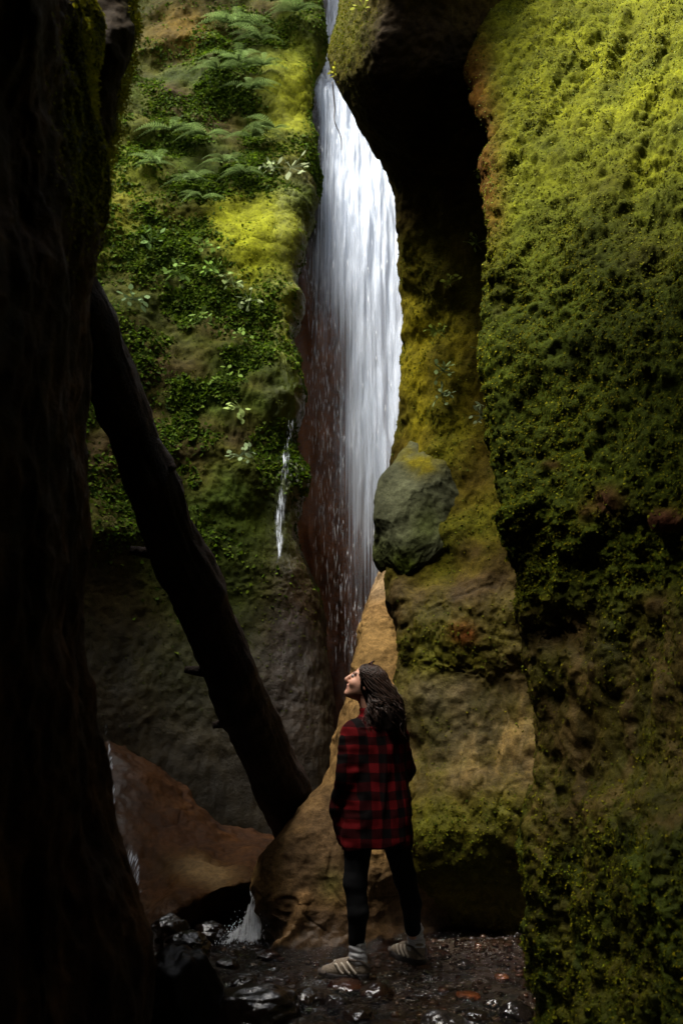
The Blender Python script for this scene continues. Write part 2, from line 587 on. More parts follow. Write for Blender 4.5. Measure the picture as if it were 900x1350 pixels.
for py, E, de, dm, dr in rows:
    ctrl.append([(E + 120, py, de + 4.0), (E + 25, py, de + .9), (E, py, de), (E + .18 * (690 - E), py, de + (.6 if py > 240 else .92) * (dm - de)), (E + .5 * (690 - E), py, dm), (E + .8 * (690 - E), py, .5 * dm + .5 * dr), (690, py, dr), (780, py, dr - .1), (900, py, dr - .2)])
C_ = Surf(ctrl, 640, 300)
if np.mean(C_.N[200:400, 120:200, 1]) > 0:
    C_.flip = True; C_.refresh()
P = C_.P
C_.displace((.08 * fbm(P * 1.3, 2, 203) + .06 * (1 - .45 * sstep(740, 820, C_.py)) * fbm(P * [3.5, 3.5, 2.5], 3, 205)) * (1 - .7 * sstep(260, 130, C_.py)))
lowc = sstep(740, 800, C_.py)
C_.displace(.016 * lowc * ridged(P * [3, 3, 4], 4, 209) + .012 * fbm(P * 16, 3, 211))
mossC = np.clip(.55 + .9 * fbm(P * 2.0, 3, 221), 0, 1)
mossC *= np.clip(.3 + 1.3 * blob(C_, 590, 450, 70, 190) + 1.1 * blob(C_, 620, 1110, 120, 55) + .7 * blob(C_, 540, 430, 18, 160) + .5 * blob(C_, 620, 680, 60, 120) + .8 * blob(C_, 570, 830, 70, 90) + .05 * blob(C_, 620, 960, 90, 90), 0, 1)
top = blob(C_, 455, 40, 45, 60)
mossC = np.clip(mossC + top, 0, 1)
C_.displace(.006 * mossC * fbm(P * 20, 2, 231))
col = np.ones(P.shape) * np.array((.050, .035, .0175))
col = mixc(col, (.13, .09, .05), np.clip(ridged(P * [6, 6, 2], 3, 241) - .7, 0, 1) * blob(C_, 640, 960, 90, 80) * 1.4)
wq = P + .05 * np.stack([fbm(P * 5 + k * 7, 2, 241 + k) for k in range(3)], -1)
lines = sstep(.90, .985, 1 - np.abs(gnoise(wq * [8, 8, 3.5], 247))) + sstep(.92, .99, 1 - np.abs(gnoise(wq * [5, 5, 9], 249)))
col = mixc(col, (.16, .12, .075), np.clip(lines * (blob(C_, 650, 950, 70, 90) + .5 * blob(C_, 570, 960, 60, 60)), 0, 1) * .6)
crc = sstep(.95, .995, 1 - np.abs(gnoise(wq * [2.2, 2.2, 3], 251))) * lowc
C_.displace(-.01 * crc)
col = col * (1 - .3 * crc[..., None])
col = mixc(col, (.075, .065, .042), .7 * blob(C_, 585, 930, 60, 60))
col = mixc(col, (.075, .075, .015), mossC * .85)
col = mixc(col, (.19, .165, .012), np.clip(blob(C_, 548, 470, 18, 130) + .6 * blob(C_, 600, 470, 40, 120), 0, 1) * .9)
col = mixc(col, (.16, .07, .035), np.clip(blob(C_, 613, 835, 13, 12) * (1 + .8 * fbm(P * 14, 3, 253)), 0, 1))
underside_shade = np.clip(1.8 * blob(C_, 545, 100, 52, 110), 0, 1)  # shade of the overhang's underside, darkened into the rock colour
col = mixc(col, (.03, .022, .016), np.clip(underside_shade * 1.2, 0, .9))
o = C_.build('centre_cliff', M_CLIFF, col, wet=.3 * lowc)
tag(o, 'overhanging brown cliff rising behind the hiker, darkest at top', 'cliff', kind='structure')
w = mossC ** 2 * (C_.px < 720) * (C_.py > -150) * (C_.py < 1250) * (1 - np.clip(underside_shade * 1.3, 0, 1))
n = 45000
pos, nrm, rr, cc = C_.sample(n, w + 1e-9)
c = leafcol(n, [(.10, .12, .015), (.13, .12, .012), (.06, .085, .015)])
V, Fc, C = leaves(pos, nrm, RNG.uniform(.010, .026, n), .36, .7, 1.0, c)
o = make_mesh('ledge_moss', V, Fc, M_MOSS, cols=C, smooth=False)
tag(o, 'moss patches on the brown cliff behind the hiker', 'moss', kind='stuff')

# ================================================================== BACK CLIFF (fern covered, left of the fall)
Erow = [(1400, 440), (1250, 440), (1000, 445), (900, 440), (800, 426), (760, 408), (700, 389), (630, 388), (585, 380), (480, 379), (400, 380), (335, 388), (300, 401), (240, 412), (120, 412), (60, 411), (0, 415), (-150, 418), (-320, 418)]
Dp = [(-320, 15.2), (-150, 13.7), (0, 12.7), (120, 11.9), (170, 11.6), (235, 11.1), (262, 10.85), (330, 10.55), (480, 9.95), (620, 9.6), (740, 9.38), (770, 9.38), (800, 9.32), (900, 9.1), (1000, 8.9), (1250, 8.5), (1400, 8.2)]
rowsB = []
for py, E in Erow + [(262, 408), (170, 413)]:
    rowsB.append((py, E))
rowsB.sort(reverse=True)
dx_, dy_ = zip(*Dp)
ctrl = []
for py, E in rowsB:
    d = float(np.interp(py, dx_, dy_))
    ctrl.append([(-420, py, d - 2.6), (-150, py, d - 1.7), (60, py, d - .8), (180, py, d - .25), (290, py, d), (E - 45, py, d + .12), (E - 8, py, d + .3), (E, py, d + .6), (E - 10, py, d + 1.6), (E - 60, py, d + 3.5)])
B_ = Surf(ctrl, 620, 420)
if np.mean(B_.N[200:400, 150:250, 1]) > 0:
    B_.flip = True; B_.refresh()
P = B_.P
lowb = 1 - .75 * sstep(560, 880, B_.py)
B_.displace(lowb * .20 * fbm(P * .8, 2, 303) + lowb * .055 * fbm(P * 2.4, 3, 305))
upb = sstep(640, 500, B_.py)
yslab = np.clip(1.4 * blob(B_, 345, 318, 56, 56) + .9 * blob(B_, 300, 280, 30, 20) + blob(B_, 385, 130, 34, 75), 0, 1)
B_.displace((1 - .85 * yslab) * (.4 + .6 * lowb) * (.028 * fbm(P * 6, 3, 309) + .014 * fbm(P * 20, 2, 311)))
for (x, y, rx, ry, d) in ((340, 300, 70, 50, .10), (385, 130, 40, 60, .08), (150, 705, 50, 22, .10), (395, 625, 18, 40, .22), (200, 170, 60, 20, .15), (260, 70, 90, 12, -.08)):
    B_.displace(d * blob(B_, x, y, rx, ry))
mossB = np.clip(.55 + .9 * fbm(P * 1.1, 3, 321), 0, 1) * sstep(960, 600, B_.py) + .9 * blob(B_, 320, 770, 110, 130)
mossB = np.clip(mossB + blob(B_, 350, 330, 60, 60) + blob(B_, 390, 130, 40, 90) + .6 * blob(B_, 380, 450, 30, 120), 0, 1)
rockB = blob(B_, 235, 40, 60, 35) + .8 * blob(B_, 280, 160, 55, 22)
mossB = mossB * (1 - np.clip(rockB, 0, 1))
col = np.ones(P.shape) * np.array((.036, .027, .014))
col = mixc(col, (.020, .0175, .013), .7 * np.clip(blob(B_, 230, 930, 90, 80) + .9 * blob(B_, 170, 715, 60, 30), 0, 1))
col = mixc(col, (.032, .046, .008), mossB * .9)
yel = np.clip(1.4 * blob(B_, 345, 318, 50, 52) + .9 * blob(B_, 300, 280, 30, 20) + 1.0 * blob(B_, 385, 130, 34, 75) + .7 * blob(B_, 375, 430, 22, 60) + .35 * blob(B_, 160, 260, 60, 80), 0, 1)
yel = np.clip(yel * (1.15 + .5 * fbm(P * 3, 3, 331)), 0, 1)
col = mixc(col, (.15, .158, .008), yel)
col = mixc(col, (.085, .06, .02), .8 * blob(B_, 240, 40, 50, 30))
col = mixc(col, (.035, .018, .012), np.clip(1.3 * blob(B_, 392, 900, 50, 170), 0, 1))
col = mixc(col, (.011, .009, .0055), .85 * sstep(640, 900, B_.py) * (1 - blob(B_, 230, 930, 90, 80)))  # dark wet rock; light fading with depth is also darkened into the colour
col = mixc(col, (.07, .075, .065), .8 * blob(B_, 383, 420, 12, 90) + .7 * blob(B_, 400, 640, 22, 50))
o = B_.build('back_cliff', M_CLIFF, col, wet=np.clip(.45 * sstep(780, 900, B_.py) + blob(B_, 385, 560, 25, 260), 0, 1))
tag(o, 'fern covered cliff left of the waterfall', 'cliff', kind='structure')

foli = np.clip(.25 + 1.2 * fbm(P * 1.6, 3, 341), 0, 1) * (blob(B_, 250, 330, 130, 200) + .7 * blob(B_, 310, 120, 110, 110) + .5 * blob(B_, 300, 520, 110, 90) + .35 * blob(B_, 230, 640, 120, 100) + .4 * blob(B_, 410, 270, 30, 60))
col0 = None
foli *= (1 - np.clip(yel * 1.2, 0, .97)) * (1 - np.clip(rockB, 0, .95)) * (B_.px > 60) * (B_.px < 436)
n = 110000
pos, nrm, rr, cc = B_.sample(n, foli + 1e-9)
c = leafcol(n, [(.05, .105, .012), (.08, .14, .014), (.10, .15, .025), (.028, .058, .008), (.020, .042, .006)])
V, Fc, C = leaves(pos, nrm, RNG.uniform(.025, .065, n), .36, .8, .7, c)
o = make_mesh('cliff_foliage', V, Fc, M_LEAF, cols=C, smooth=False)
tag(o, 'small leafy ground cover on the cliff left of the waterfall', 'foliage', kind='stuff')
n = 60000
pos, nrm, rr, cc = B_.sample(n, np.clip(mossB + yel, 0, 1) * (B_.px > 80) * (B_.px < 440) * (B_.py < 960) * (B_.py > -60))
yv = yel[rr, cc][:, None]
c = leafcol(n, [(.04, .062, .008), (.06, .075, .008)]) * (1 - yv) + yv * leafcol(n, [(.20, .20, .012), (.14, .16, .012)])
V, Fc, C = leaves(pos, nrm, RNG.uniform(.012, .028, n), .3, .6, .6, c)
o = make_mesh('back_moss', V, Fc, M_MOSS, cols=C, smooth=False)
tag(o, 'yellow green moss sheets on the cliff left of the waterfall', 'moss', kind='stuff')

# ================================================================== RECESS behind the fall
ctrl = []
for py, d in ((1250, 11.3), (1000, 11.5), (700, 12.0), (400, 12.55), (180, 13.1), (118, 13.4), (108, 14.0), (60, 15.2), (0, 15.5), (-150, 17), (-300, 18.5)):
    ctrl.append([(330, py, d - .6), (372, py, d - .25), (405, py, d - .02), (460, py, d), (520, py, d - .1), (580, py, d - .6), (660, py, d - 1.4), (900, py, d - 2)])
Q_ = Surf(ctrl, 300, 160)
if np.mean(Q_.N[:, 60:100, 1]) > 0:
    Q_.flip = True; Q_.refresh()
P = Q_.P
Q_.displace(.10 * fbm(P * [2, 2, .6], 3, 403) + .03 * fbm(P * [6, 6, 2], 3, 405))
col = (np.array((.20, .10, .062)) * (1 + .5 * fbm(P * [5, 5, .7], 3, 407))[..., None])
col = mixc(col, (.10, .09, .08), sstep(420, 300, Q_.py))
col = mixc(col, (.07, .035, .025), sstep(620, 800, Q_.py) * .6)
o = Q_.build('recess_cliff', M_SMOOTH, col, wet=np.ones(P.shape[:2]))
tag(o, 'wet red brown rock hollow behind the falling water', 'cliff', kind='structure')

# ================================================================== SMOOTH TAN ROCK in the middle
rows = [(700, 530, 8.7, 9.2), (750, 499, 8.35, 8.6), (790, 482, 8.1, 8.2), (830, 473, 7.9, 7.9), (900, 461, 7.55, 7.5), (960, 445, 7.25, 7.15), (1030, 419, 6.98, 6.85), (1090, 380, 6.8, 6.7), (1130, 346, 6.7, 6.62), (1165, 333, 6.62, 6.6), (1200, 335, 6.56, 6.62), (1245, 343, 6.5, 6.6), (1340, 345, 6.3, 6.4)]
ctrl = []
for py, E, de, dr in rows:
    Rr = 545 if py > 900 else 560
    ctrl.append([(E + 40, py, de + 2.2), (E + 8, py, de + .7), (E, py, de + .12), (E + .10 * (Rr - E), py, de - .10), (E + .4 * (Rr - E), py, de - .12), (E + .75 * (Rr - E), py, .4 * de + .6 * dr - .02), (Rr + 40, py, dr + .25), (Rr + 140, py, dr + .6)])
T_ = Surf(ctrl, 360, 260)
if np.mean(T_.N[100:200, 100:150, 1]) > 0:
    T_.flip = True; T_.refresh()
P = T_.P
T_.displace(.06 * fbm(P * 1.6, 2, 503) + .016 * fbm(P * 6, 4, 505) + .018 * np.clip(ridged(P * [3, 3, 5], 3, 507) - .6, 0, 1) - .02)
# curved rib low on the front
cx = np.interp(T_.py, [1170, 1190, 1215, 1240, 1256], [401, 399, 391, 376, 355])
rib = np.exp(-((T_.px - cx) / 9.0) ** 2) * sstep(1168, 1182, T_.py) * sstep(1300, 1262, T_.py)
T_.displace(.05 * rib - .05 * np.exp(-((T_.px - cx + 22) / 14.0) ** 2) * sstep(1185, 1215, T_.py))
col = np.ones(P.shape) * np.array((.17, .115, .066))
wq = P + .12 * np.stack([fbm(P * 2 + k * 7, 2, 521 + k) for k in range(3)], -1)
crk = sstep(.955, .995, 1 - np.abs(gnoise(wq * [1.9, 1.9, 2.6], 531))) * sstep(.0, .25, gnoise(P * 1.3, 533))
T_.displace(-.009 * crk)
col = col * (1 - .35 * crk[..., None])
band = fbm(np.stack([P[..., 0] * .8, P[..., 1] * .8, P[..., 2] * 7], -1), 3, 511)
col = col * (1 + .35 * band[..., None])
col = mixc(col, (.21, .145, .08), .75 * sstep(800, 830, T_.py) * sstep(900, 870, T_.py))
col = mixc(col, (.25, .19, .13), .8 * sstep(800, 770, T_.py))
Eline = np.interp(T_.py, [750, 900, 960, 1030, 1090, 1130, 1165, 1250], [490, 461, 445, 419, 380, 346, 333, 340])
patch = np.clip(fbm(P * 3.2, 4, 515) * 1.3 + .15 + .75 * sstep(8, 45, T_.px - Eline), 0, 1) * sstep(960, 1060, T_.py)  # brown mottling, plus front-face shade put into the colour away from the ridge
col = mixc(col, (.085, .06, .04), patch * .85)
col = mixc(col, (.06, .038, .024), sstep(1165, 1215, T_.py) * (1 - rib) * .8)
col = mixc(col, (.05, .055, .02), .6 * blob(T_, 440, 1165, 20, 22))
col = mixc(col, (.27, .18, .11), np.clip(rib * 1.2, 0, .9))
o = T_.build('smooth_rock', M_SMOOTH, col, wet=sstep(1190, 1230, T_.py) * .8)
tag(o, 'smooth tan sandstone ridge sloping down beside the hiker', 'bedrock', kind='structure')

# ================================================================== LOWER LEFT BEDROCK
ctrl = []
GX = (-150, 40, 130, 185, 235, 285, 330, 370, 450)
GT = (800, 880, 930, 985, 1030, 1072, 1102, 1112, 1120)
GD = (8.2, 8.6, 8.9, 8.9, 8.85, 8.75, 8.5, 8.3, 8.3)
GL = (6.2, 6.5, 6.75, 6.75, 6.82, 6.9, 7.0, 7.3, 7.6)
GY = (1262, 1258, 1250, 1236, 1196, 1172, 1163, 1163, 1163)
for t in (-.12, 0, .22, .5, .8, 1.0):
    r = []
    for x, gt, gd, gl, gy in zip(GX, GT, GD, GL, GY):
        y = gt + (gy - gt) * t
        f = min(1, max(0, t)) ** .75
        r.append((x, y, gd + (gl - gd) * f + (.9 if t < 0 else 0)))
    ctrl.append(r)
for f, dd_ in ((.15, (0, 0, 0, .02, .08, .14, .18, .2, .2)), (.45, (-.02, -.02, 0, .05, .22, .38, .42, .3, .2)), (.8, (-.05, -.05, 0, .04, .15, .3, .3, .2, .1))):
    ctrl.append([(x, gy + (1275 - gy) * f, gl + e) for x, gl, gy, e in zip(GX, GL, GY, dd_)])
ctrl.append([(x, 1340, gl - .2) for x, gl in zip(GX, GL)])
G_ = Surf(ctrl, 300, 240)
if np.mean(G_.N[100:200, 60:150, 1]) > 0:
    G_.flip = True; G_.refresh()
P = G_.P
G_.displace(.09 * fbm(P * 1.5, 3, 603) + .025 * fbm(P * 5, 4, 605) + .012 * ridged(P * 6, 3, 607))
col = np.ones(P.shape) * np.array((.034, .0165, .0068))
col = col * (1 + .4 * fbm(P * 3, 3, 611)[..., None])
wq = P + .12 * np.stack([fbm(P * 2 + k * 7, 2, 521 + k) for k in range(3)], -1)
crk = sstep(.955, .995, 1 - np.abs(gnoise(wq * [1.9, 1.9, 2.6], 531))) * sstep(.0, .25, gnoise(P * 1.3, 533))
G_.displace(-.009 * crk)
col = col * (1 - .35 * crk[..., None])
col = mixc(col, (.14, .10, .06), np.clip(1.3 * blob(G_, 270, 1150, 35, 14, 8), 0, .9))
col = mixc(col, (.06, .035, .022), sstep(1175, 1215, G_.py) * .6)
o = G_.build('brown_bedrock', M_SMOOTH, col, wet=np.clip(.15 + .7 * blob(G_, 150, 1080, 24, 150) + .35 * sstep(1180, 1220, G_.py), 0, 1))
tag(o, 'rounded brown bedrock shelf at lower left under the log', 'bedrock', kind='structure')

# ================================================================== unseen rock roof behind the camera, added and shaped to block light
ctrl = []
for y, z, e in ((-2.6, -1, 0), (-2.7, 1.5, 0), (-2.4, 3.7, 0), (-1.2, 4.8, .2), (.3, 5.3, .5), (1.4, 5.8, 1), (1.6, 6.8, 1)):
    ctrl.append([('w', x, y + .2 * math.sin(x * 2) + e * fx, z + .2 * math.sin(x * 3 + 1)) for x, fx in ((-3.5, .1), (-2.2, .1), (-1.5, .8), (-1, 1.9), (0, 2.1), (1, 1.9), (2, 1.0), (3.5, .6), (5, .3))])
K_ = Surf(ctrl, 90, 110)
if np.mean(K_.N[:40, :, 1]) < 0:
    K_.flip = True; K_.refresh()
K_.displace(.25 * fbm(K_.P * 1.2, 4, 703))
o = K_.build('added_shade_roof', M_CLIFF, np.ones(K_.P.shape) * np.array((.06, .045, .03)))
tag(o, 'unseen rock roof behind the viewer, added to keep light out of the gorge', 'cliff', kind='structure')

#SECTION_WATER
# ================================================================== WATERFALL
def sheet(name, ctrl, nr, nc, mat, dens_fn, disp, seed, parent=None):
    S = Surf(ctrl, nr, nc)
    S.displace(disp * fbm(S.P * [9, 3, .6], 3, seed))
    d = dens_fn(S)
    return make_mesh(name, S.P.reshape(-1, 3), grid_faces(nr, nc), mat, parent, attrs={'dens': d.ravel()}), S


LX = ([100, 118, 150, 200, 300, 350, 450, 600, 700, 780, 850, 940, 980], [410, 412, 417, 418, 412, 398, 400, 404, 412, 420, 428, 436, 436])
RX = ([100, 118, 150, 200, 300, 350, 450, 600, 700, 780, 850, 940, 980], [438, 448, 478, 512, 546, 556, 558, 550, 530, 508, 492, 486, 484])


def fall_ctrl(off):
    rws = []
    for py in (104, 112, 125, 150, 200, 300, 450, 600, 780, 940, 1010):
        l, r = np.interp(py, *LX), np.interp(py, *RX)
        d = float(np.interp(py, [104, 112, 125, 300, 1000], [13.4, 13.1, 12.9, 12.2, 11.0])) + off
        rws.append([(l - 8 + (r - l + 16) * f, py, d - .12 * math.sin(math.pi * f)) for f in (0, .25, .5, .75, 1)])
    return rws


def fall_dens(strength, wl):
    def f(S):
        l = np.interp(S.py, *LX); r = np.interp(S.py, *RX)
        u = (S.px - l) / (r - l)
        edge = sstep(-.06, .10, u) * sstep(1.06, .96, u)
        # strongest on the right half; thinning to the left lower down
        lowleft = sstep(300, 520, S.py)
        big = .22 * fbm(S.P * [2.2, 1, .5], 3, 871)
        upper = .55 + .45 * sstep(.0, .35, u) + .12 * np.exp(-((u - .5) / .25) ** 2) - .25 * np.exp(-((S.px - 520) / 10) ** 2 - ((S.py - 285) / 28) ** 2)
        lower = .17 + .95 * sstep(.12, .62, u) + .25 * np.exp(-((u - .80) / .06) ** 2)
        prof = (1 - lowleft) * upper + lowleft * lower + big
        prof *= 1 - .68 * sstep(540, 830, S.py)
        return np.clip(edge * prof * strength, 0, 1.3)
    return f


fall = bpy.data.objects.new('waterfall', None)
COL.objects.link(fall)
tag(fall, 'tall white waterfall pouring down the back of the gorge', 'waterfall')
o, SH = sheet('water_curtain', fall_ctrl(0), 420, 120, fall_mat('falling_water', 40, .26, 0.0, con=2.8), fall_dens(.92, 1), .07, 801, fall)
o, _ = sheet('water_curtain', fall_ctrl(.22), 300, 90, fall_mat('falling_water_rear', 20, .2, 3.7, con=2.6), fall_dens(.72, 1), .09, 811, fall)
o, _ = sheet('water_curtain', fall_ctrl(-.2), 300, 90, fall_mat('falling_water_spray', 110, .6, 8.2, con=4.5), fall_dens(.46, 1), .10, 821, fall)


def drops(pos, r, st, name, parent, mat):
    n = len(pos)
    base = np.array([(0, 0, 1), (1, 0, 0), (0, 1, 0), (-1, 0, 0), (0, -1, 0), (0, 0, -1)], float)
    fc = np.array([(0, 1, 2), (0, 2, 3), (0, 3, 4), (0, 4, 1), (5, 2, 1), (5, 3, 2), (5, 4, 3), (5, 1, 4)])
    s = np.stack([r, r, r * st], -1)
    V = (pos[:, None, :] + base[None] * s[:, None, :]).reshape(-1, 3)
    Fc = (fc[None] + (np.arange(n) * 6)[:, None, None]).reshape(-1, 3)
    return make_mesh(name, V, Fc, mat, parent)


M_DROP = plain_mat('water_drop', (.85, .88, .92), .2, .6, .05)
dd = .15 * fall_dens(1, 1)(SH) + 1.0 * (SH.py > 330) * (SH.py < 860) * (np.interp(SH.py, *LX) + 45 > SH.px) * (SH.px > np.interp(SH.py, *LX) + 6)
pos, nrm, _, _ = SH.sample(900, dd)
pos = pos + RNG.normal(size=pos.shape) * [.05, .22, .1]
drops(pos, RNG.uniform(.0012, .0028, len(pos)), RNG.uniform(10, 45, len(pos)), 'spray_drops', fall, M_DROP)['kind'] = 'stuff'

# upper step of the fall
ctrl = [[(x + dx, py, d) for dx in (-7, 0, 8)] for x, py, d in ((440, -60, 16.2), (439, 0, 15.2), (434, 40, 14.6), (428, 80, 14.0), (426, 108, 13.5), (428, 122, 13.1))]
def dens1(S):
    return np.full(S.px.shape, .8)
o, _ = sheet('upper_stream', ctrl, 120, 24, fall_mat('upper_water', 20, 1.0, 5.5), dens1, .05, 831, fall)

# trickles on the rock
def trickle(name, pts, wid, label, dens, seed, mat, off):
    ctrl = [[(x - w_ * wid, py, d - off), (x, py, d - off - .03), (x + w_ * wid, py, d - off)] for x, py, d, w_ in pts]
    def df(S):
        u = np.linspace(-1, 1, S.px.shape[1])[None, :] * np.ones((S.px.shape[0], 1))
        v = np.linspace(0, 1, S.px.shape[0])[:, None]
        return dens * sstep(0, .25, v) * sstep(1, .6, v) * sstep(1.0, .2, np.abs(u)) * np.clip(.75 + .9 * fbm(S.P * [3, 3, 2.5], 2, seed), 0, 1)
    o, _ = sheet(name, ctrl, 160, 30, mat, df, .03, seed)
    return tag(o, label, 'trickle')


def on_surf(S, x, y):
    d2 = (S.px - x) ** 2 + (S.py - y) ** 2
    cost = np.where(d2 < max(36, d2.min() + 1), S.P[..., 1], 1e6)
    return S.P.reshape(-1, 3)[np.argmin(cost)]


M_TRICK = fall_mat('trickling_water', 34, 5.0, 1.3, con=6.0)
pts = [(x, y, on_surf(B_, x, y)[1], w_) for x, y, w_ in ((386, 520, .3), (384, 560, .6), (378, 610, .8), (374, 650, 1.0), (368, 690, 1.2), (368, 735, .8), (366, 750, .4))]
trickle('trickle', pts, 7, 'thin white trickle on the cliff edge left of the waterfall', .62, 841, M_TRICK, .07)
pts = [(x, y, on_surf(G_, x, y)[1], w_) for x, y, w_ in ((140, 950, .4), (145, 1000, .6), (148, 1050, 1.0), (152, 1100, 1.0), (160, 1135, .7))]
trickle('trickle', pts, 7, 'glistening trickle running beside the left rock wall', .75, 851, M_TRICK, .06)
pts = [(x, y, on_surf(G_, x, y)[1], w_) for x, y, w_ in ((172, 1105, .5), (174, 1130, .7), (176, 1160, .9), (179, 1190, 1.0), (181, 1220, .9), (183, 1245, .7))]
trickle('trickle', pts, 15, 'short curtain of trickling water at the lower left bank', .6, 861, M_TRICK, .07)

# little cascade from under the tan rock
ctrl = []
for py, x0, x1, d in ((1172, 329, 337, 6.95), (1182, 328, 338, 6.75), (1200, 322, 343, 6.66), (1220, 312, 345, 6.6), (1234, 292, 346, 6.55), (1243, 278, 346, 6.48), (1246, 272, 344, 6.40)):
    ctrl.append([(x0 + (x1 - x0) * f, py, d - .05 * math.sin(f * math.pi)) for f in (0, .33, .66, 1)])
def densc(S):
    u = np.linspace(0, 1, S.px.shape[1])[None, :]
    return .85 * sstep(0, .2, u) * sstep(1.0, .85, u) * sstep(1248, 1238, S.py) + 0 * S.px
casc = bpy.data.objects.new('cascade', None); COL.objects.link(casc)
tag(casc, 'small foaming cascade spilling into the stream left of the tan rock', 'cascade')
o, CS = sheet('water_curtain', ctrl, 120, 60, fall_mat('cascade_water', 45, 9, 2.2, rgb=(.9, .93, .96), con=4.0), densc, .035, 871, casc)
pos, _, _, _ = CS.sample(500, densc(CS) * sstep(1195, 1240, CS.py))
pos += np.abs(RNG.normal(size=pos.shape)) * [0, 0, .03] + RNG.normal(size=pos.shape) * [.02, .03, .004]
drops(pos, RNG.uniform(.0015, .0035, len(pos)), RNG.uniform(.8, 2.5, len(pos)), 'spray_drops', casc, M_DROP)['kind'] = 'stuff'

# ================================================================== STREAM
def flat_grid(x0, x1, y0, y1, step):
    xs = np.arange(x0, x1, step); ys = np.arange(y0, y1, step)
    X, Y = np.meshgrid(xs, ys)
    return np.stack([X, Y, 0 * X], -1)


P = flat_grid(-4.5, 4.5, -3.2, 15, .045)
bed = .05 * fbm(P * 1.5, 3, 901) + .02 * fbm(P * 7, 2, 903) - .075
bank = np.exp(-((P[..., 0] - .95) / .55) ** 2 - ((P[..., 1] - 6.62) / .22) ** 2) * .11
P[..., 2] = bed + bank
col = np.ones(P.shape) * np.array((.03, .019, .012)) * (1 + .5 * fbm(P * 5, 3, 905)[..., None])
col = mixc(col, (.09, .075, .055), np.clip(bank * 11, 0, .9))
M_BED = rock_mat('stream_gravel', 2.2, 1.0, .02, .8, .4, 1.0)
o = make_mesh('streambed', P.reshape(-1, 3), grid_faces(*P.shape[:2]), M_BED, cols=col.reshape(-1, 3), attrs={'wet': np.full(P.shape[:2], .6)})
tag(o, 'brown gravel bed of the shallow stream', 'streambed', kind='structure')


def water_mat():
    k = NT('stream_water')
    v = k.coord((1, 1.6, 1))
    n1 = k.noise(v, 11, 4, 0.6, .8)
    n2 = k.noise(v, 40, 3, 0.6, .4)
    b = k.n('ShaderNodeBump')
    b.inputs['Strength'].default_value = 1.0
    b.inputs['Distance'].default_value = .05
    k.l(k.math('ADD', n1, k.math('MULTIPLY', n2, .3)), b.inputs['Height'])
    g = k.n('ShaderNodeBsdfGlossy')
    g.inputs['Roughness'].default_value = .03
    g.inputs['Color'].default_value = (1, 1, 1, 1)
    k.l(b.outputs[0], g.inputs['Normal'])
    t = k.n('ShaderNodeBsdfTransparent')
    t.inputs['Color'].default_value = (.62, .5, .4, 1)
    fr = k.n('ShaderNodeFresnel')
    fr.inputs['IOR'].default_value = 1.33
    k.l(b.outputs[0], fr.inputs['Normal'])
    m = k.n('ShaderNodeMixShader')
    k.l(fr.outputs[0], m.inputs[0])
    k.l(t.outputs[0], m.inputs[1])
    k.l(g.outputs[0], m.inputs[2])
    k.l(m.outputs[0], k.out.inputs['Surface'])
    return k.m


M_WATER = water_mat()
P = flat_grid(-2.2, 2.2, 1.2, 7.6, .014)
chop = .024 * fbm(P * [5, 8, 1], 3, 911) + .017 * ridged(P * [9, 15, 1], 2, 915) - .008
P[..., 2] = .010 + chop
o = make_mesh('stream', P.reshape(-1, 3), grid_faces(*P.shape[:2]), M_WATER)
tag(o, 'shallow rippling stream glinting over dark stones', 'stream', kind='structure')

#SECTION_STONES
# ================================================================== STONES
def ico(sub):
    import bmesh
    bm = bmesh.new()
    bmesh.ops.create_icosphere(bm, subdivisions=sub, radius=1)
    bm.verts.ensure_lookup_table()
    V = np.array([v.co[:] for v in bm.verts]); Fc = np.array([[v.index for v in f.verts] for f in bm.faces])
    bm.free()
    return V, Fc


IV, IF = ico(5)
IV3, IF3 = ico(3)
M_STONE = rock_mat('wet_stone', 1.3, .3, .012, .4, .8, .7, .1)


def stone(px, py, D, w_, h_, rgb, label, name='stone', dep=1.0, seed=0, ang=0.3, wet=1.0):
    """px, py is the stone's centre in the photo; w_, h_ are its width and height there"""
    c = np.array(W(px, py, D))
    m = D / F / 1.0
    rx, rz = w_ * m / 2 * 1.04, h_ * m / 2
    V = IV.copy()
    d = V / np.linalg.norm(V, axis=1, keepdims=True)
    r = 1 + .22 * fbm(d * 1.1 + seed * 3.1, 2, seed) + .10 * fbm(d * 3.0 + seed, 3, seed + 5)
    # flattened facets
    for k in range(5):
        a = np.random.default_rng(seed * 9 + k).normal(size=3); a /= np.linalg.norm(a)
        s = d @ a * r
        r = np.where(s > .78, r * (.78 + .25 * (s - .78)) / np.maximum(s, 1e-3), r)
    r += .012 * fbm(d * 12, 3, seed + 9)
    V = d * r[:, None] * [rx, max(rx * dep, rz * .6), max(rz, .02) * 1.08]
    ca, sa = math.cos(ang), math.sin(ang)
    V = V @ np.array([[ca, sa, 0], [-sa, ca, 0], [0, 0, 1]])
    cc = np.ones((len(V), 3)) * np.array(rgb) * np.array((.25, .2, .16)) * (1 + .4 * fbm(V * 12, 3, seed)[:, None])
    o = make_mesh(name, V, IF, M_STONE, cols=cc, attrs={'wet': np.full(len(V), wet)})
    o.location = c - np.array((0, 0, .25 * rz if w_ < 90 else 0))
    return tag(o, label, 'stone')


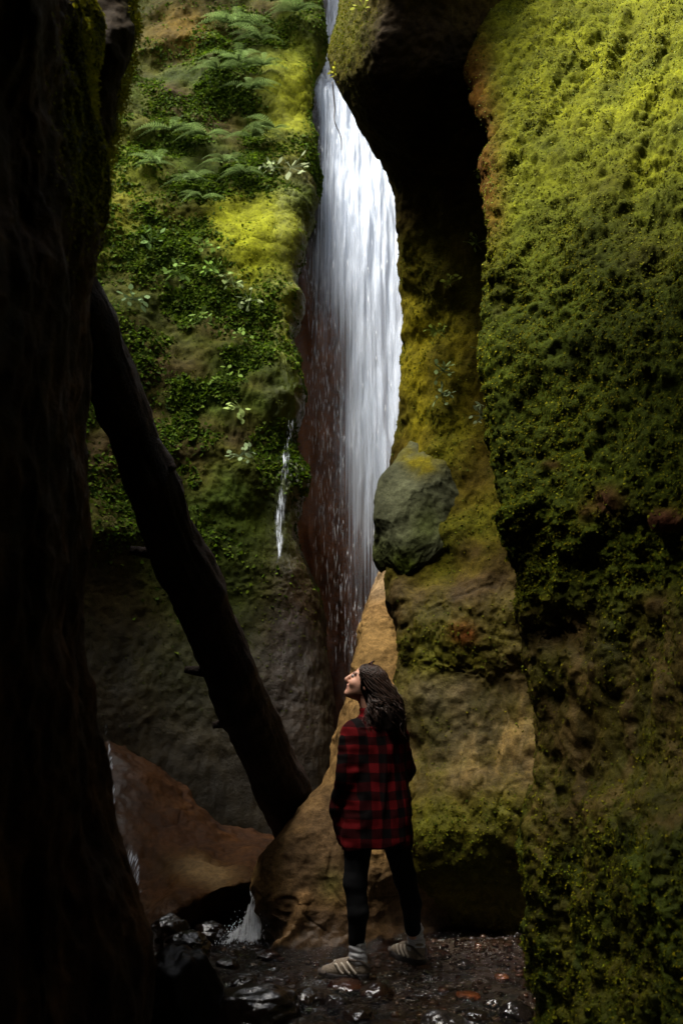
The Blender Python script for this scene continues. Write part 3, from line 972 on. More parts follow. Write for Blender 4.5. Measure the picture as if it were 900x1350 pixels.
DK = (.035, .026, .02)
stone(238, 1322, 5.0, 94, 118, (.012, .010, .009), 'large black boulder standing in the stream at lower left', 'boulder', .9, 1, wet=.15)
stone(247, 1247, 5.5, 54, 46, (.03, .024, .02), 'glistening wet stone right behind the black boulder', seed=2)
stone(222, 1222, 6.2, 46, 40, DK, 'dark stone by the left bank behind the wet pointed stone', seed=3)
stone(278, 1228, 6.55, 46, 28, (.02, .014, .01), 'low dark stone under the brown bedrock beside the cascade', seed=4)
stone(338, 1334, 5.08, 104, 52, (.03, .024, .022), 'broad flat wet rock in the stream right of the black boulder', 'rock', .8, 5)
stone(318, 1293, 5.65, 42, 22, DK, 'rounded stone with a bright glint above the broad flat rock', seed=6)
stone(352, 1258, 6.2, 32, 12, (.06, .03, .02), 'small flat stone at the foot of the tan rock rib', seed=7)
stone(381, 1330, 5.12, 26, 32, DK, 'small upright stone touching the broad flat rock', seed=8)
stone(404, 1314, 5.35, 46, 26, DK, 'dark stone in front of the hiker to her left', seed=9)
stone(456, 1299, 5.62, 46, 16, (.09, .034, .02), 'reddish stone just under the hiker\'s nearer shoe', seed=10)
stone(494, 1308, 5.5, 44, 22, (.04, .024, .018), 'dark brown stone right of the reddish stone', seed=11)
stone(441, 1320, 5.3, 28, 22, (.05, .045, .045), 'shiny grey stone below the reddish stone', seed=12)
stone(581, 1350, 4.95, 54, 36, (.10, .10, .11), 'brightly shining wet stone at the bottom edge of the stream', seed=13)
stone(628, 1342, 5.05, 32, 24, DK, 'small dark stone right of the shining wet stone', seed=14)
stone(679, 1336, 5.1, 38, 32, (.03, .026, .026), 'dark stone against the foot of the mossy right cliff', seed=15)
stone(615, 1312, 5.45, 32, 10, (.22, .075, .03), 'flat orange stone in the stream right of the hiker', seed=16)
stone(662, 1289, 5.75, 20, 7, (.26, .10, .04), 'tiny orange pebble near the right cliff', 'pebble', seed=17)
stone(610, 1270, 6.1, 26, 10, DK, 'small wet stone at the edge of the gravel bank', seed=18)
stone(575, 1256, 6.4, 34, 14, (.10, .07, .05), 'brown stone lying on the gravel bank behind the hiker', seed=19)
stone(648, 1322, 5.3, 22, 12, DK, 'little dark stone between orange stone and right cliff', seed=20)
stone(540, 1312, 5.5, 30, 12, (.05, .03, .022), 'low brown stone in the stream below her farther shoe', seed=21)
stone(300, 1268, 6.0, 26, 12, DK, 'small dark stone in the foam below the cascade', seed=22)
stone(470, 1338, 5.08, 40, 20, (.04, .03, .025), 'low wet stone at the bottom edge below the hiker', seed=23)

# loose pebbles
n = 1500
pp = np.stack([RNG.uniform(-1.3, 1.5, n), RNG.uniform(4.7, 6.9, n), np.zeros(n)], -1)
pp[:450, 0] = RNG.normal(.95, .35, 450); pp[:450, 1] = RNG.normal(6.5, .14, 450)
rb = .05 * fbm(pp * 1.5, 3, 901) + .02 * fbm(pp * 7, 2, 903) - .075 + np.exp(-((pp[:, 0] - .95) / .55) ** 2 - ((pp[:, 1] - 6.62) / .22) ** 2) * .11
r = RNG.uniform(.008, .035, n); r[:450] = RNG.uniform(.004, .014, 450)
pp[:, 2] = rb + r * .3
PV, PF = ico(2)
V = (pp[:, None] + PV[None] * (r[:, None, None] * RNG.uniform(.6, 1.2, (n, 1, 3)) * [1, 1, .7])).reshape(-1, 3)
V = V + .004 * gnoise(V * 60, 5)[:, None]
cc = np.repeat(leafcol(n, [(.03, .02, .014), (.02, .016, .014), (.055, .026, .014), (.05, .04, .03)]), len(PV), 0)
Fc = (PF[None] + (np.arange(n) * len(PV))[:, None, None]).reshape(-1, 3)
o = make_mesh('pebbles', V, Fc, M_STONE, cols=cc, attrs={'wet': np.full(len(V), .8)})
tag(o, 'scattered wet pebbles on the stream bed and gravel bank', 'pebbles', kind='stuff')

# jammed boulder in the centre cliff
rngv = IV / np.linalg.norm(IV, axis=1, keepdims=True)
ctrl = []
for py, x0, x1, d in ((575, 545, 590, 7.42), (610, 522, 625, 7.2), (640, 503, 648, 7.0), (680, 497, 660, 6.86), (712, 492, 640, 6.78), (736, 490, 600, 6.76), (748, 496, 550, 6.82), (752, 505, 530, 7.1)):
    ctrl.append([(x0 + 30, py, d + 1.6), (x0 + 6, py, d + .7), (x0, py, d + .3)] + [(x0 + (x1 - x0) * f, py, d + e) for f, e in ((.2, .0), (.5, -.02), (.8, .12))] + [(x1, py, d + .25), (x1 + 10, py, d + .8)])
J_ = Surf(ctrl, 150, 150)
if np.mean(J_.N[50:100, 60:100, 1]) > 0:
    J_.flip = True; J_.refresh()
P = J_.P
cJ = P.reshape(-1, 3).mean(0)
for pn, ph in (((-.5, -.8, .35), .20), ((.1, -.9, -.1), .17), ((-.2, -.7, .75), .26), ((-.8, -.5, -.3), .30), ((.5, -.85, .2), .20)):
    pn = np.array(pn) / np.linalg.norm(pn)
    ex = np.maximum((J_.P - cJ) @ pn - ph, 0)
    J_.P = J_.P - pn * ex[..., None] * .75
J_.refresh()
J_.displace(.04 * fbm(P * 2.5, 3, 953) + .006 * ridged(P * 5, 4, 955) + .005 * fbm(P * 20, 3, 957))
col = np.ones(P.shape) * np.array((.062, .064, .042)) * (1 + .3 * fbm(P * 5, 3, 959)[..., None])
col = mixc(col, (.13, .105, .012), np.clip(.6 * blob(J_, 555, 600, 30, 14) * (1 + fbm(P * 8, 2, 961)), 0, 1))
col = mixc(col, (.06, .075, .02), np.clip(blob(J_, 520, 735, 30, 25) + .4 * blob(J_, 560, 680, 30, 30), 0, .8))
o = J_.build('jutting_boulder', M_SMOOTH, col)
tag(o, 'grey green boulder jutting from the cliff above the hiker', 'boulder')

#SECTION_LOG
# ================================================================== LOG
def tube(pts, radii, ns=24, seed=0, rough=.0, cap=True):
    pts = np.array(pts, float)
    n = len(pts)
    tan = np.gradient(pts, axis=0); tan /= np.linalg.norm(tan, axis=1, keepdims=True)
    ref = np.array([0.3, 1, .1]); ref = ref / np.linalg.norm(ref)
    u = np.cross(tan, ref); u /= np.linalg.norm(u, axis=1, keepdims=True)
    v = np.cross(tan, u)
    th = np.linspace(0, 2 * math.pi, ns, endpoint=False)
    ring = u[:, None] * np.cos(th)[None, :, None] + v[:, None] * np.sin(th)[None, :, None]
    r = np.array(radii)[:, None] * np.ones((1, ns))
    V = pts[:, None] + ring * r[..., None]
    if rough:
        V = V + ring * (rough * fbm(V * [4, 4, 4], 3, seed))[..., None]
        V = V + ring * (rough * .5 * fbm(np.stack([np.broadcast_to(th * 5, (n, ns)), np.broadcast_to(np.arange(n)[:, None] * .05, (n, ns)), np.zeros((n, ns))], -1), 3, seed))[..., None]
    a = np.arange(n * ns).reshape(n, ns)
    b = np.roll(a, -1, 1)
    Fc = np.stack([a[:-1], b[:-1], b[1:], a[1:]], -1).reshape(-1, 4).tolist()
    if cap:
        Fc.append(a[0][::-1].tolist()); Fc.append(a[-1].tolist())
    return V.reshape(-1, 3), Fc


A, Bp = np.array(W(38, 215, 4.3)), np.array(W(392, 1085, 7.35))
ts = np.linspace(0, 1, 140)
bow = np.array([0.0, 0, -.10])
pts = A + (Bp - A) * ts[:, None] + bow * np.sin(ts * math.pi)[:, None] + .02 * np.stack([fbm(np.stack([ts * 6, ts * 0, ts * 0 + k], -1), 2, 5) for k in range(3)], -1)
V, Fc = tube(pts, (.122 + .068 * ts) * (1 + .10 * fbm(np.stack([ts * 9, ts * 0, ts * 0], -1), 3, 1005)), 48, 1001, .03)
M_BARK = rock_mat('dark_bark', 2.5, 1.0, .02, .8, .3, .8)
cc = np.ones((len(V), 3)) * np.array((.018, .010, .0075)) * (1 + .5 * fbm(V * [5, 5, 3], 3, 1003)[:, None])
log = bpy.data.objects.new('fallen_log', None); COL.objects.link(log); log.location = Bp
tag(log, 'long dark fallen tree trunk leaning across the gorge at left', 'log')
o = make_mesh('trunk', V - Bp, Fc, M_BARK, log, cols=cc, attrs={'wet': np.full(len(V), .35)})
for t0, dirv, L in ((.47, (-1, -.2, .12), .14), (.67, (-1, -.3, .1), .12), (.76, (-1, -.2, -.15), .07), (.36, (.7, -.6, .3), .05)):
    p = A + (Bp - A) * t0 + bow * math.sin(t0 * math.pi)
    dv = np.array(dirv); dv /= np.linalg.norm(dv)
    r0 = .125 + .07 * t0
    q = [p + dv * (r0 * .6 + (L + r0 * .4) * s) for s in np.linspace(0, 1, 8)]
    V, Fc = tube(q, np.linspace(.034, .022, 8), 12, 1010, .01)
    make_mesh('branch_stub', V - Bp, Fc, M_BARK, log, cols=np.ones((len(V), 3)) * np.array((.03, .018, .013)), attrs={'wet': np.full(len(V), .3)})

#SECTION_PLANTS
# ================================================================== FERNS AND PLANTS
def fern_mesh(seed, size, nf=11):
    r = np.random.default_rng(seed)
    Vs, Fs, Cs = [], [], []
    k = 0
    for f in range(nf):
        az = math.radians(r.uniform(150, 390))
        L = size * r.uniform(.6, 1.1)
        out = np.array([math.cos(az), -abs(math.sin(az)) * .8 - .25, 0]); out /= np.linalg.norm(out)
        rise = r.uniform(.25, .7)
        side = np.cross(out, [0, 0, 1.]); side /= np.linalg.norm(side)
        base = np.array((.10, .15, .045)) * r.uniform(.45, 1.5)
        rach = [out * L * s + np.array([0, 0, 1]) * L * (rise * s - .85 * s * s) for s in np.linspace(0, 1, 9)]
        for i in range(9):
            Vs += [rach[i] - side * .006 * (1.1 - i / 9), rach[i] + side * .006 * (1.1 - i / 9)]; Cs += [base * .6] * 2
            if i: Fs.append([k + 2 * i - 2, k + 2 * i - 1, k + 2 * i + 1, k + 2 * i])
        k += 18
        m = 15
        for i in range(m):
            s = (i + 1) / (m + 1)
            p = out * L * s + np.array([0, 0, 1]) * L * (rise * s - .85 * s * s)
            tl = L * .17 * math.sin(math.pi * min(1, .12 + s * .9)) ** .8
            tang = out + np.array([0, 0, 1]) * (rise - 1.7 * s); tang /= np.linalg.norm(tang)
            for sg in (-1, 1):
                d = side * sg * .92 + tang * .4 + np.array([0, 0, -.12]) ; d /= np.linalg.norm(d)
                wv = tang * L * .013
                Vs += [p - wv, p + d * tl * .5 - wv * .9, p + d * tl, p + d * tl * .5 + wv * .9, ]
                Vs += [p + wv]
                Fs.append([k, k + 1, k + 2, k + 3, k + 4]); k += 5
                Cs += [base * r.uniform(.85, 1.15)] * 5
    return np.array(Vs), Fs, np.array(Cs)


fern_spots = [
    (318, 28, .62, 'pale green fern high on the cliff near the top edge'),
    (352, 12, .6, 'fern at the very top edge of the photo left of the fall'),
    (345, 48, .55, 'fern drooping just under the topmost ferns'),
    (390, 28, .5, 'fern nearest the top of the waterfall'),
    (300, 22, .42, 'small fern at the left end of the top row'),
    (318, 88, .5, 'fern on the second ledge above the yellow moss patch'),
    (345, 92, .45, 'fern beside the upper yellow moss patch'),
    (335, 125, .5, 'fern hanging below the second ledge'),
    (290, 105, .4, 'dim fern left of the second ledge ferns'),
    (330, 178, .55, 'bright fern in the middle of the leafy ledge'),
    (360, 172, .5, 'bright fern right of centre on the leafy ledge'),
    (275, 188, .5, 'fern at the left of the leafy ledge'),
    (232, 178, .45, 'dark spiky fern at the far left of the leafy ledge'),
    (300, 215, .42, 'fern just above the lower yellow moss slab'),
    (325, 232, .4, 'little fern resting over the top of the yellow slab'),
    (255, 240, .42, 'dim fern left of the yellow slab'),
    (210, 225, .4, 'dimmest fern, at the left end below the leafy ledge'),
    (270, 262, .36, 'small fern hanging at the upper corner of the yellow slab'),
]
for i, (x, y, s, lab) in enumerate(fern_spots):
    p = on_surf(B_, x, y)
    V, Fc, Cc = fern_mesh(50 + i, s)
    o = make_mesh('fern', V, Fc, M_LEAF, cols=Cc, smooth=False)
    o.location = p + np.array([0, -.06, 0.02])
    tag(o, lab, 'fern', 'ferns on the cliff beside the waterfall')


def plant_mesh(seed, size, n=12, col=(.14, .2, .06)):
    r = np.random.default_rng(seed)
    Vs, Fs, Cs = [], [], []
    k = 0
    for i in range(n):
        d = r.normal(size=3); d[1] = -abs(d[1]) * .8; d[2] = d[2] * .7 + .2; d /= np.linalg.norm(d)
        p = d * size * r.uniform(.3, 1.0)
        t = d * .6 + r.normal(size=3) * .5 + np.array([0, -.2, -.4]); t /= np.linalg.norm(t)
        nn = np.array([0, -.6, .8]) + r.normal(size=3) * .35
        w_ = np.cross(nn, t); w_ /= np.linalg.norm(w_)
        L = size * r.uniform(.35, .65)
        st = d * .004
        q = np.cross(d, [0, 1, .3]); q = q / np.linalg.norm(q) * .0035
        Vs += [-q, q, p + q, p - q]; Fs.append([k, k + 1, k + 2, k + 3]); k += 4
        Cs += [np.array(col) * .6] * 4
        Vs += [p, p + t * L * .3 + w_ * L * .3, p + t * L * .65 + w_ * L * .27, p + t * L, p + t * L * .65 - w_ * L * .27, p + t * L * .3 - w_ * L * .3]
        Fs.append([k + j for j in range(6)]); k += 6
        Cs += [np.array(col) * r.uniform(.65, 1.3)] * 6
    return np.array(Vs), Fs, np.array(Cs)


plants = [
    (B_, 385, 222, .22, (.26, .30, .16), 'large pale leaved plant right of the ferns by the fall'),
    (B_, 357, 224, .13, (.22, .27, .13), 'small pale sprout left of the large pale leaved plant'),
    (B_, 326, 398, .16, (.20, .25, .11), 'pale leafy sprig on the right of the lower foliage'),
    (B_, 310, 376, .14, (.16, .21, .07), 'leafy sprig above the pale sprig on the lower foliage'),
    (B_, 240, 358, .18, (.09, .15, .03), 'dark green leafy clump in the middle of the lower foliage'),
    (B_, 270, 330, .16, (.10, .16, .03), 'green leafy clump beside the yellow slab edge'),
    (B_, 285, 360, .15, (.10, .17, .03), 'fresh green clump under the yellow slab corner'),
    (B_, 205, 320, .16, (.07, .12, .03), 'dim green clump at the left of the lower foliage'),
    (B_, 180, 395, .18, (.08, .12, .05), 'dull grey green clump right of the log'),
    (B_, 320, 538, .13, (.20, .26, .08), 'light green sprig low on the cliff above the trickle'),
    (B_, 298, 492, .15, (.11, .17, .03), 'leafy clump low on the cliff above the light sprig'),
    (B_, 318, 600, .14, (.15, .20, .10), 'faint pale clump lowest on the back cliff'),
    (B_, 262, 420, .16, (.09, .14, .03), 'bushy clump in the lower half of the foliage'),
    (B_, 325, 440, .14, (.10, .16, .03), 'little clump between pale sprig and lower clumps'),
    (C_, 592, 378, .08, (.24, .28, .04), 'yellow green seedling high on the centre cliff'),
    (C_, 568, 440, .09, (.20, .26, .04), 'seedling on the centre cliff beside the waterfall edge'),
    (C_, 632, 236, .07, (.24, .30, .04), 'seedling clinging at the shadowed crack of the right cliff'),
    (C_, 625, 330, .08, (.22, .27, .04), 'seedling under the crack between the two right cliffs'),
    (C_, 584, 492, .10, (.14, .19, .07), 'dusty green plant halfway up the centre cliff'),
    (C_, 580, 525, .09, (.14, .18, .08), 'pale plant above the jutting boulder'),
    (C_, 628, 465, .08, (.12, .16, .05), 'small plant beside the mossy right cliff edge'),
    (C_, 628, 550, .10, (.15, .18, .09), 'grey green plant right above the jutting boulder'),
    (C_, 436, 102, .07, (.30, .30, .03), 'yellow green leaves hanging from the overhang tip'),
    (C_, 474, 18, .09, (.30, .32, .05), 'bright sprig on top of the overhang'),
]
for i, (S, x, y, s, c3, lab) in enumerate(plants):
    p = on_surf(S, x, y)
    V, Fc, Cc = plant_mesh(300 + i, s, 14, c3)
    o = make_mesh('leafy_plant', V, Fc, M_LEAF, cols=Cc, smooth=False)
    o.location = p + np.array([0, -.05, 0.0])
    tag(o, lab, 'plant', 'small leafy plants on the cliffs')

# bare twig hanging in front of the fall
p0 = np.array(W(438, 108, 7.0)); 
q = np.array([W(438, 108, 7.0), W(441, 140, 7.0), W(441, 160, 6.98), W(449, 180, 6.97), W(450, 198, 6.96)])
q = crom(q, 24)
V, Fc = tube(q - p0, np.linspace(.006, .003, 24), 6)
o = make_mesh('hanging_twig', V, Fc, plain_mat('twig_bark', (.03, .02, .015)))
o.location = p0
tag(o, 'thin bare twig dangling from the overhang before the waterfall', 'twig')

#SECTION_PERSON
# ================================================================== PERSON
PX, PY = .19, 5.86


class Vol:
    def __init__(self, lo, hi, h):
        self.lo = np.array(lo, float); self.h = h
        self.n = np.ceil((np.array(hi) - self.lo) / h).astype(int) + 1
        self.v = np.full(self.n, .12)
        ax = [self.lo[i] + np.arange(self.n[i]) * h for i in range(3)]
        self.ax = ax

    def _box(self, lo, hi):
        a = np.clip(np.floor((np.array(lo) - self.lo) / self.h).astype(int), 0, self.n)
        b = np.clip(np.ceil((np.array(hi) - self.lo) / self.h).astype(int) + 1, 0, self.n)
        sl = tuple(slice(a[i], b[i]) for i in range(3))
        X = np.stack(np.meshgrid(*[self.ax[i][sl[i]] for i in range(3)], indexing='ij'), -1)
        return sl, X

    def _mix(self, sl, d, k, op):
        v = self.v[sl]
        if op == 'sub':
            d = -d
            h = np.clip(.5 - .5 * (v - d) / k, 0, 1)
            self.v[sl] = v * (1 - h) + d * h + k * h * (1 - h)
        else:
            h = np.clip(.5 + .5 * (v - d) / k, 0, 1)
            self.v[sl] = v * (1 - h) + d * h - k * h * (1 - h)

    def cap(self, a, b, ra, rb=None, k=.02, op='add'):
        rb = ra if rb is None else rb
        a, b = np.array(a, float), np.array(b, float)
        m = max(ra, rb) + .06
        sl, X = self._box(np.minimum(a, b) - m, np.maximum(a, b) + m)
        if X.size == 0: return
        ba = b - a
        t = np.clip(((X - a) @ ba) / max(ba @ ba, 1e-9), 0, 1)
        d = np.linalg.norm(X - a - t[..., None] * ba, axis=-1) - (ra + (rb - ra) * t)
        self._mix(sl, d, k, op)

    def ell(self, c, axes, rad, k=.02, op='add'):
        """ellipsoid with orthonormal axes"""
        c = np.array(c, float); rad = np.array(rad, float)
        m = max(rad) + .06
        sl, X = self._box(c - m, c + m)
        q = (X - c) @ np.array(axes).T
        l = np.linalg.norm(q / rad, axis=-1)
        g = np.linalg.norm(q / rad ** 2, axis=-1) + 1e-9
        d = l * (l - 1) / g
        self._mix(sl, d, k, op)

    def loft(self, zs, A, B, cx, cy, L, Fd, k=.03):
        """stack of ellipses over z with half widths A (along L) and B (along Fd)"""
        sl, X = self._box((-.5, -.5, zs[0] - .02), (.5, .5, zs[-1] + .02))
        z = X[..., 2]
        a = np.interp(z, zs, A); b = np.interp(z, zs, B)
        ox = np.interp(z, zs, cx); oy = np.interp(z, zs, cy)
        l = (X[..., 0] - ox) * L[0] + (X[..., 1] - oy) * L[1]
        f = (X[..., 0] - ox) * Fd[0] + (X[..., 1] - oy) * Fd[1]
        q = np.sqrt((l / a) ** 2 + (f / b) ** 2) + 1e-9
        d = (q - 1) * np.minimum(a, b) * .9
        d = np.maximum(d, np.maximum(zs[0] - z, z - zs[-1]))
        self._mix(sl, d, k, 'add')

    def mesh(self):
        v = self.v
        ins = v < 0
        c = np.zeros(np.array(v.shape) - 1, int)
        for dx in (0, 1):
            for dy in (0, 1):
                for dz in (0, 1):
                    c += ins[dx:v.shape[0] - 1 + dx, dy:v.shape[1] - 1 + dy, dz:v.shape[2] - 1 + dz]
        act = (c > 0) & (c < 8)
        idx = np.full(act.shape, -1, int)
        I = np.argwhere(act)
        idx[act] = np.arange(len(I))
        S = np.zeros((len(I), 3)); N = np.zeros(len(I))
        cor = [(a, b, d) for a in (0, 1) for b in (0, 1) for d in (0, 1)]
        for p in cor:
            for ax in range(3):
                if p[ax]: continue
                q = list(p); q[ax] = 1
                va = v[I[:, 0] + p[0], I[:, 1] + p[1], I[:, 2] + p[2]]
                vb = v[I[:, 0] + q[0], I[:, 1] + q[1], I[:, 2] + q[2]]
                cr = (va < 0) != (vb < 0)
                t = np.where(cr, va / (va - vb + 1e-12), 0)
                pt = np.array(p, float)[None] + t[:, None] * np.eye(3)[ax][None]
                S += np.where(cr[:, None], pt, 0); N += cr
        V = self.lo + (I + S / N[:, None]) * self.h
        Fs = []
        for ax in range(3):
            o1, o2 = [(1, 2), (2, 0), (0, 1)][ax]
            sl_a = [slice(None)] * 3; sl_b = [slice(None)] * 3
            sl_a[ax] = slice(0, -1); sl_b[ax] = slice(1, None)
            a, b = ins[tuple(sl_a)], ins[tuple(sl_b)]
            E = np.argwhere(a != b)
            ok = (E[:, o1] > 0) & (E[:, o2] > 0) & (E[:, o1] < v.shape[o1] - 1) & (E[:, o2] < v.shape[o2] - 1)
            E = E[ok]
            fl = a[E[:, 0], E[:, 1], E[:, 2]]
            q = []
            for d1, d2 in ((-1, -1), (0, -1), (0, 0), (-1, 0)):
                e = E.copy(); e[:, o1] += d1; e[:, o2] += d2
                q.append(idx[e[:, 0], e[:, 1], e[:, 2]])
            q = np.stack(q, -1)
            q[~fl] = q[~fl][:, ::-1]
            Fs.append(q)
        return V, np.concatenate(Fs)


def U(v):
    v = np.array(v, float)
    return v / np.linalg.norm(v)


FB = U((-.55, .83, 0)); LB = U((-.83, -.55, 0))          # body facing / her left
fw = U((-.88, .08, .38)); up_ = U(np.array((0, 0, 1.)) - fw * fw[2]); sd = np.cross(up_, fw)   # head
if sd[1] > 0: sd = -sd                                     # sd: side of her face towards the camera
HC = np.array((-.045, .0, 1.587))
J = dict(lsh=np.array((-.122, -.085, 1.325)), lel=np.array((-.165, -.10, 1.07)), lwr=np.array((-.212, -.02, .885)),
         rsh=np.array((.125, .09, 1.32)), rel=np.array((.185, .15, 1.09)), rwr=np.array((.10, .25, .90)),
         lhip=np.array((-.085, -.05, .86)), lkn=np.array((-.115, -.085, .50)), lan=np.array((-.105, -.07, .10)),
         rhip=np.array((.085, .055, .86)), rkn=np.array((.170, .085, .50)), ran=np.array((.232, .19, .115)))
person = bpy.data.objects.new('person', None); COL.objects.link(person); person.location = (PX, PY, 0.0)
tag(person, 'hiker in red and black checked shirt looking up at the waterfall', 'person')

# --- body (one continuous skin)
B = Vol((-.40, -.35, -.02), (.36, .45, 1.74), .005)
B.cap(J['lhip'], J['lkn'], .075, .052, .03); B.cap(J['lkn'], J['lkn'] * .6 + J['lan'] * .4 + [0.012, -.015, 0], .052, .05, .03); B.cap(J['lkn'] * .6 + J['lan'] * .4, J['lan'], .042, .030, .03)
B.cap(J['rhip'], J['rkn'], .075, .052, .03); B.cap(J['rkn'], J['rkn'] * .6 + J['ran'] * .4 + [.012, -.015, 0], .052, .05, .03); B.cap(J['rkn'] * .6 + J['ran'] * .4, J['ran'], .042, .030, .03)
B.cap(J['lan'] + [.02, .005, -.045], J['lan'] + [-.13, -.01, -.07], .036, .024, .03)
B.cap(J['ran'] + [.01, -.02, -.045], J['ran'] + [-.07, .11, -.07], .036, .024, .03)
B.loft([.78, .9, 1.05, 1.22, 1.34, 1.40], [.15, .155, .125, .15, .135, .06], [.115, .12, .095, .105, .085, .05], [0, 0, 0, 0, -.005, -.01], [0] * 6, LB, FB, .04)
for s in 'lr':
    B.cap(J[s + 'sh'], J[s + 'el'], .046, .038, .03); B.cap(J[s + 'el'], J[s + 'wr'], .037, .025, .02)
    d = U(J[s + 'wr'] - J[s + 'el']); hd = U(d + np.array((0.1, 0.05, -.5)))
    inn = LB * (-1 if s == 'l' else 1)
    fwd = U(np.cross(inn, hd)); fwd = fwd if fwd @ FB > 0 else -fwd
    pc = J[s + 'wr'] + hd * .045
    B.ell(pc, (hd, fwd, np.cross(hd, fwd)), (.05, .038, .017), .015)
    for q, ln in ((-.027, .058), (-.009, .07), (.009, .074), (.027, .066)):
        k0 = pc + hd * .035 + fwd * q
        k1 = k0 + hd * ln * .5 + inn * .006
        k2 = k1 + hd * ln * .38 + inn * .022
        B.cap(k0, k1, .0085, .008, .006); B.cap(k1, k2, .008, .0065, .004)
    t0 = pc - hd * .02 + fwd * .03
    t1 = t0 + fwd * .03 + hd * .02 + inn * .01
    B.cap(t0, t1, .011, .0095, .01); B.cap(t1, t1 + hd * .03 + fwd * .005, .0095, .0075, .004)
neck0 = np.array((-.005, .0, 1.38)); neck1 = HC - fw * .015 - up_ * .06
B.cap(neck0, neck1, .055, .05, .03)
B.ell(HC + fw * -.01 + up_ * .012, (fw, sd, up_), (.098, .077, .098), .02)
B.ell(HC + fw * .035 - up_ * .035, (fw, sd, up_), (.058, .060, .080), .02)
B.cap(HC + fw * .03 - up_ * .065, HC + fw * .076 - up_ * .095, .042, .023, .022)      # jaw to chin
B.cap(HC + fw * .088 + up_ * .022, HC + fw * .116 - up_ * .026, .009, .0125, .010)       # nose
B.cap(HC + fw * .100 - up_ * .033, HC + fw * .112 - up_ * .030, .0125, .010, .006)
for s in (1, -1):
    B.ell(HC + fw * .088 + up_ * .008 + sd * .032 * s, (fw, sd, up_), (.014, .017, .011), .008, 'sub')   # eye sockets
    B.cap(HC + fw * .088 + up_ * .026 + sd * .016 * s, HC + fw * .078 + up_ * .026 + sd * .048 * s, .008, .007, .008)  # brow ridge
    B.ell(HC + fw * .068 - up_ * .03 + sd * .038 * s, (fw, sd, up_), (.022, .02, .022), .02)                 # cheek
    B.ell(HC - fw * .012 - up_ * .012 + sd * .076 * s, (fw, sd, up_), (.02, .008, .032), .006)             # ear
    B.ell(HC + fw * .080 + up_ * .008 + sd * .032 * s, (fw, sd, up_), (.0125, .0125, .0125), .002)         # eyeball bulge
B.cap(HC + fw * .094 - up_ * .054 + sd * .016, HC + fw * .094 - up_ * .054 - sd * .016, .0075, .0075, .006)   # lips
B.cap(HC + fw * .090 - up_ * .068 + sd * .013, HC + fw * .090 - up_ * .068 - sd * .013, .0075, .0075, .006)
B.cap(HC + fw * .106 - up_ * .061 + sd * .020, HC + fw * .106 - up_ * .061 - sd * .020, .005, .005, .004, 'sub')
V, Fc = B.mesh()
skin = np.ones((len(V), 3)) * np.array((.48, .25, .17))
q = V - HC
f_, u_, s_ = q @ fw, q @ up_, np.abs(q @ sd)
lip = np.exp(-((u_ + .061) / .012) ** 4 - (s_ / .022) ** 4) * (f_ > .085)
skin = skin * (1 - lip[:, None]) + np.array((.38, .12, .10)) * lip[:, None]
teeth = np.exp(-((u_ + .061) / .0042) ** 4 - (s_ / .017) ** 4) * (f_ > .08)
skin = skin * (1 - teeth[:, None]) + np.array((.7, .66, .6)) * teeth[:, None]
brow = np.exp(-((u_ - .030) / .005) ** 2 - ((s_ - .034) / .018) ** 4) * (f_ > .05)
skin = skin * (1 - brow[:, None]) + np.array((.03, .018, .012)) * brow[:, None]
lash = np.exp(-((u_ - .014) / .0045) ** 2 - ((s_ - .034) / .016) ** 4) * (f_ > .06)
skin = skin * (1 - lash[:, None]) + np.array((.03, .02, .016)) * lash[:, None]
k = NT('skin')
p = k.n('ShaderNodeBsdfPrincipled')
k.l(k.attr('Col').outputs['Color'], p.inputs['Base Color'])
p.inputs['Roughness'].default_value = .5
p.inputs['Subsurface Weight'].default_value = .08
p.inputs['Subsurface Radius'].default_value = (.012, .005, .003)
k.l(p.outputs[0], k.out.inputs['Surface'])
make_mesh('body', V, Fc, k.m, person, cols=skin)
for s in (1, -1):
    c = HC + fw * .0825 + up_ * .007 + sd * .032 * s
    E_ = IV3 / np.linalg.norm(IV3, axis=1, keepdims=True)
    look = U(fw + np.array((0, 0, .25)))
    dt = E_ @ look
    cc = np.where(dt[:, None] > .72, np.array((.03, .018, .01)), np.array((.22, .20, .19)))
    kk = k.m
    make_mesh('eye', c + E_ * .0122, IF3, kk, person, cols=cc)

# --- shirt
S = Vol((-.42, -.36, .60), (.40, .46, 1.50), .006)
hx = lambda a: a
S.loft([.66, .72, .82, .95, 1.08, 1.22, 1.31, 1.37, 1.41, 1.44], [.214, .216, .214, .207, .200, .195, .175, .130, .085, .07], [.175, .178, .172, .162, .150, .146, .136, .112, .085, .068],
       [.012, .012, .01, .008, .003, 0, 0, 0, -.006, -.012], [0, 0, 0, 0, 0, 0, 0, 0, 0, 0], LB, FB, .02)
for s in 'lr':
    S.cap(J[s + 'sh'] + [0, 0, -.005], J[s + 'el'], .066, .056, .05); S.cap(J[s + 'el'], J[s + 'wr'] + [0, 0, .02], .057, .044, .02)
    S.cap(J[s + 'wr'] + [0, 0, .03], J[s + 'wr'] + [0, 0, .0], .048, .049, .004)
    S.ell(J[s + 'wr'] + np.array((.055 if s == 'l' else -.04, .05, -.09)), (LB, FB, (0, 0, 1)), (.085, .07, .11), .05)
S.cap((.035, .045, 1.425), (-.055, .04, 1.445), .022, .022, .012); S.cap((.045, -.01, 1.43), (.035, .045, 1.425), .022, .022, .012); S.cap((-.03, -.06, 1.425), (.045, -.01, 1.43), .022, .022, .012); S.cap((-.03, -.06, 1.425), (-.075, -.01, 1.435), .022, .018, .012)
near = np.abs(S.v) < .05
G = np.stack(np.meshgrid(*S.ax, indexing='ij'), -1)[near]
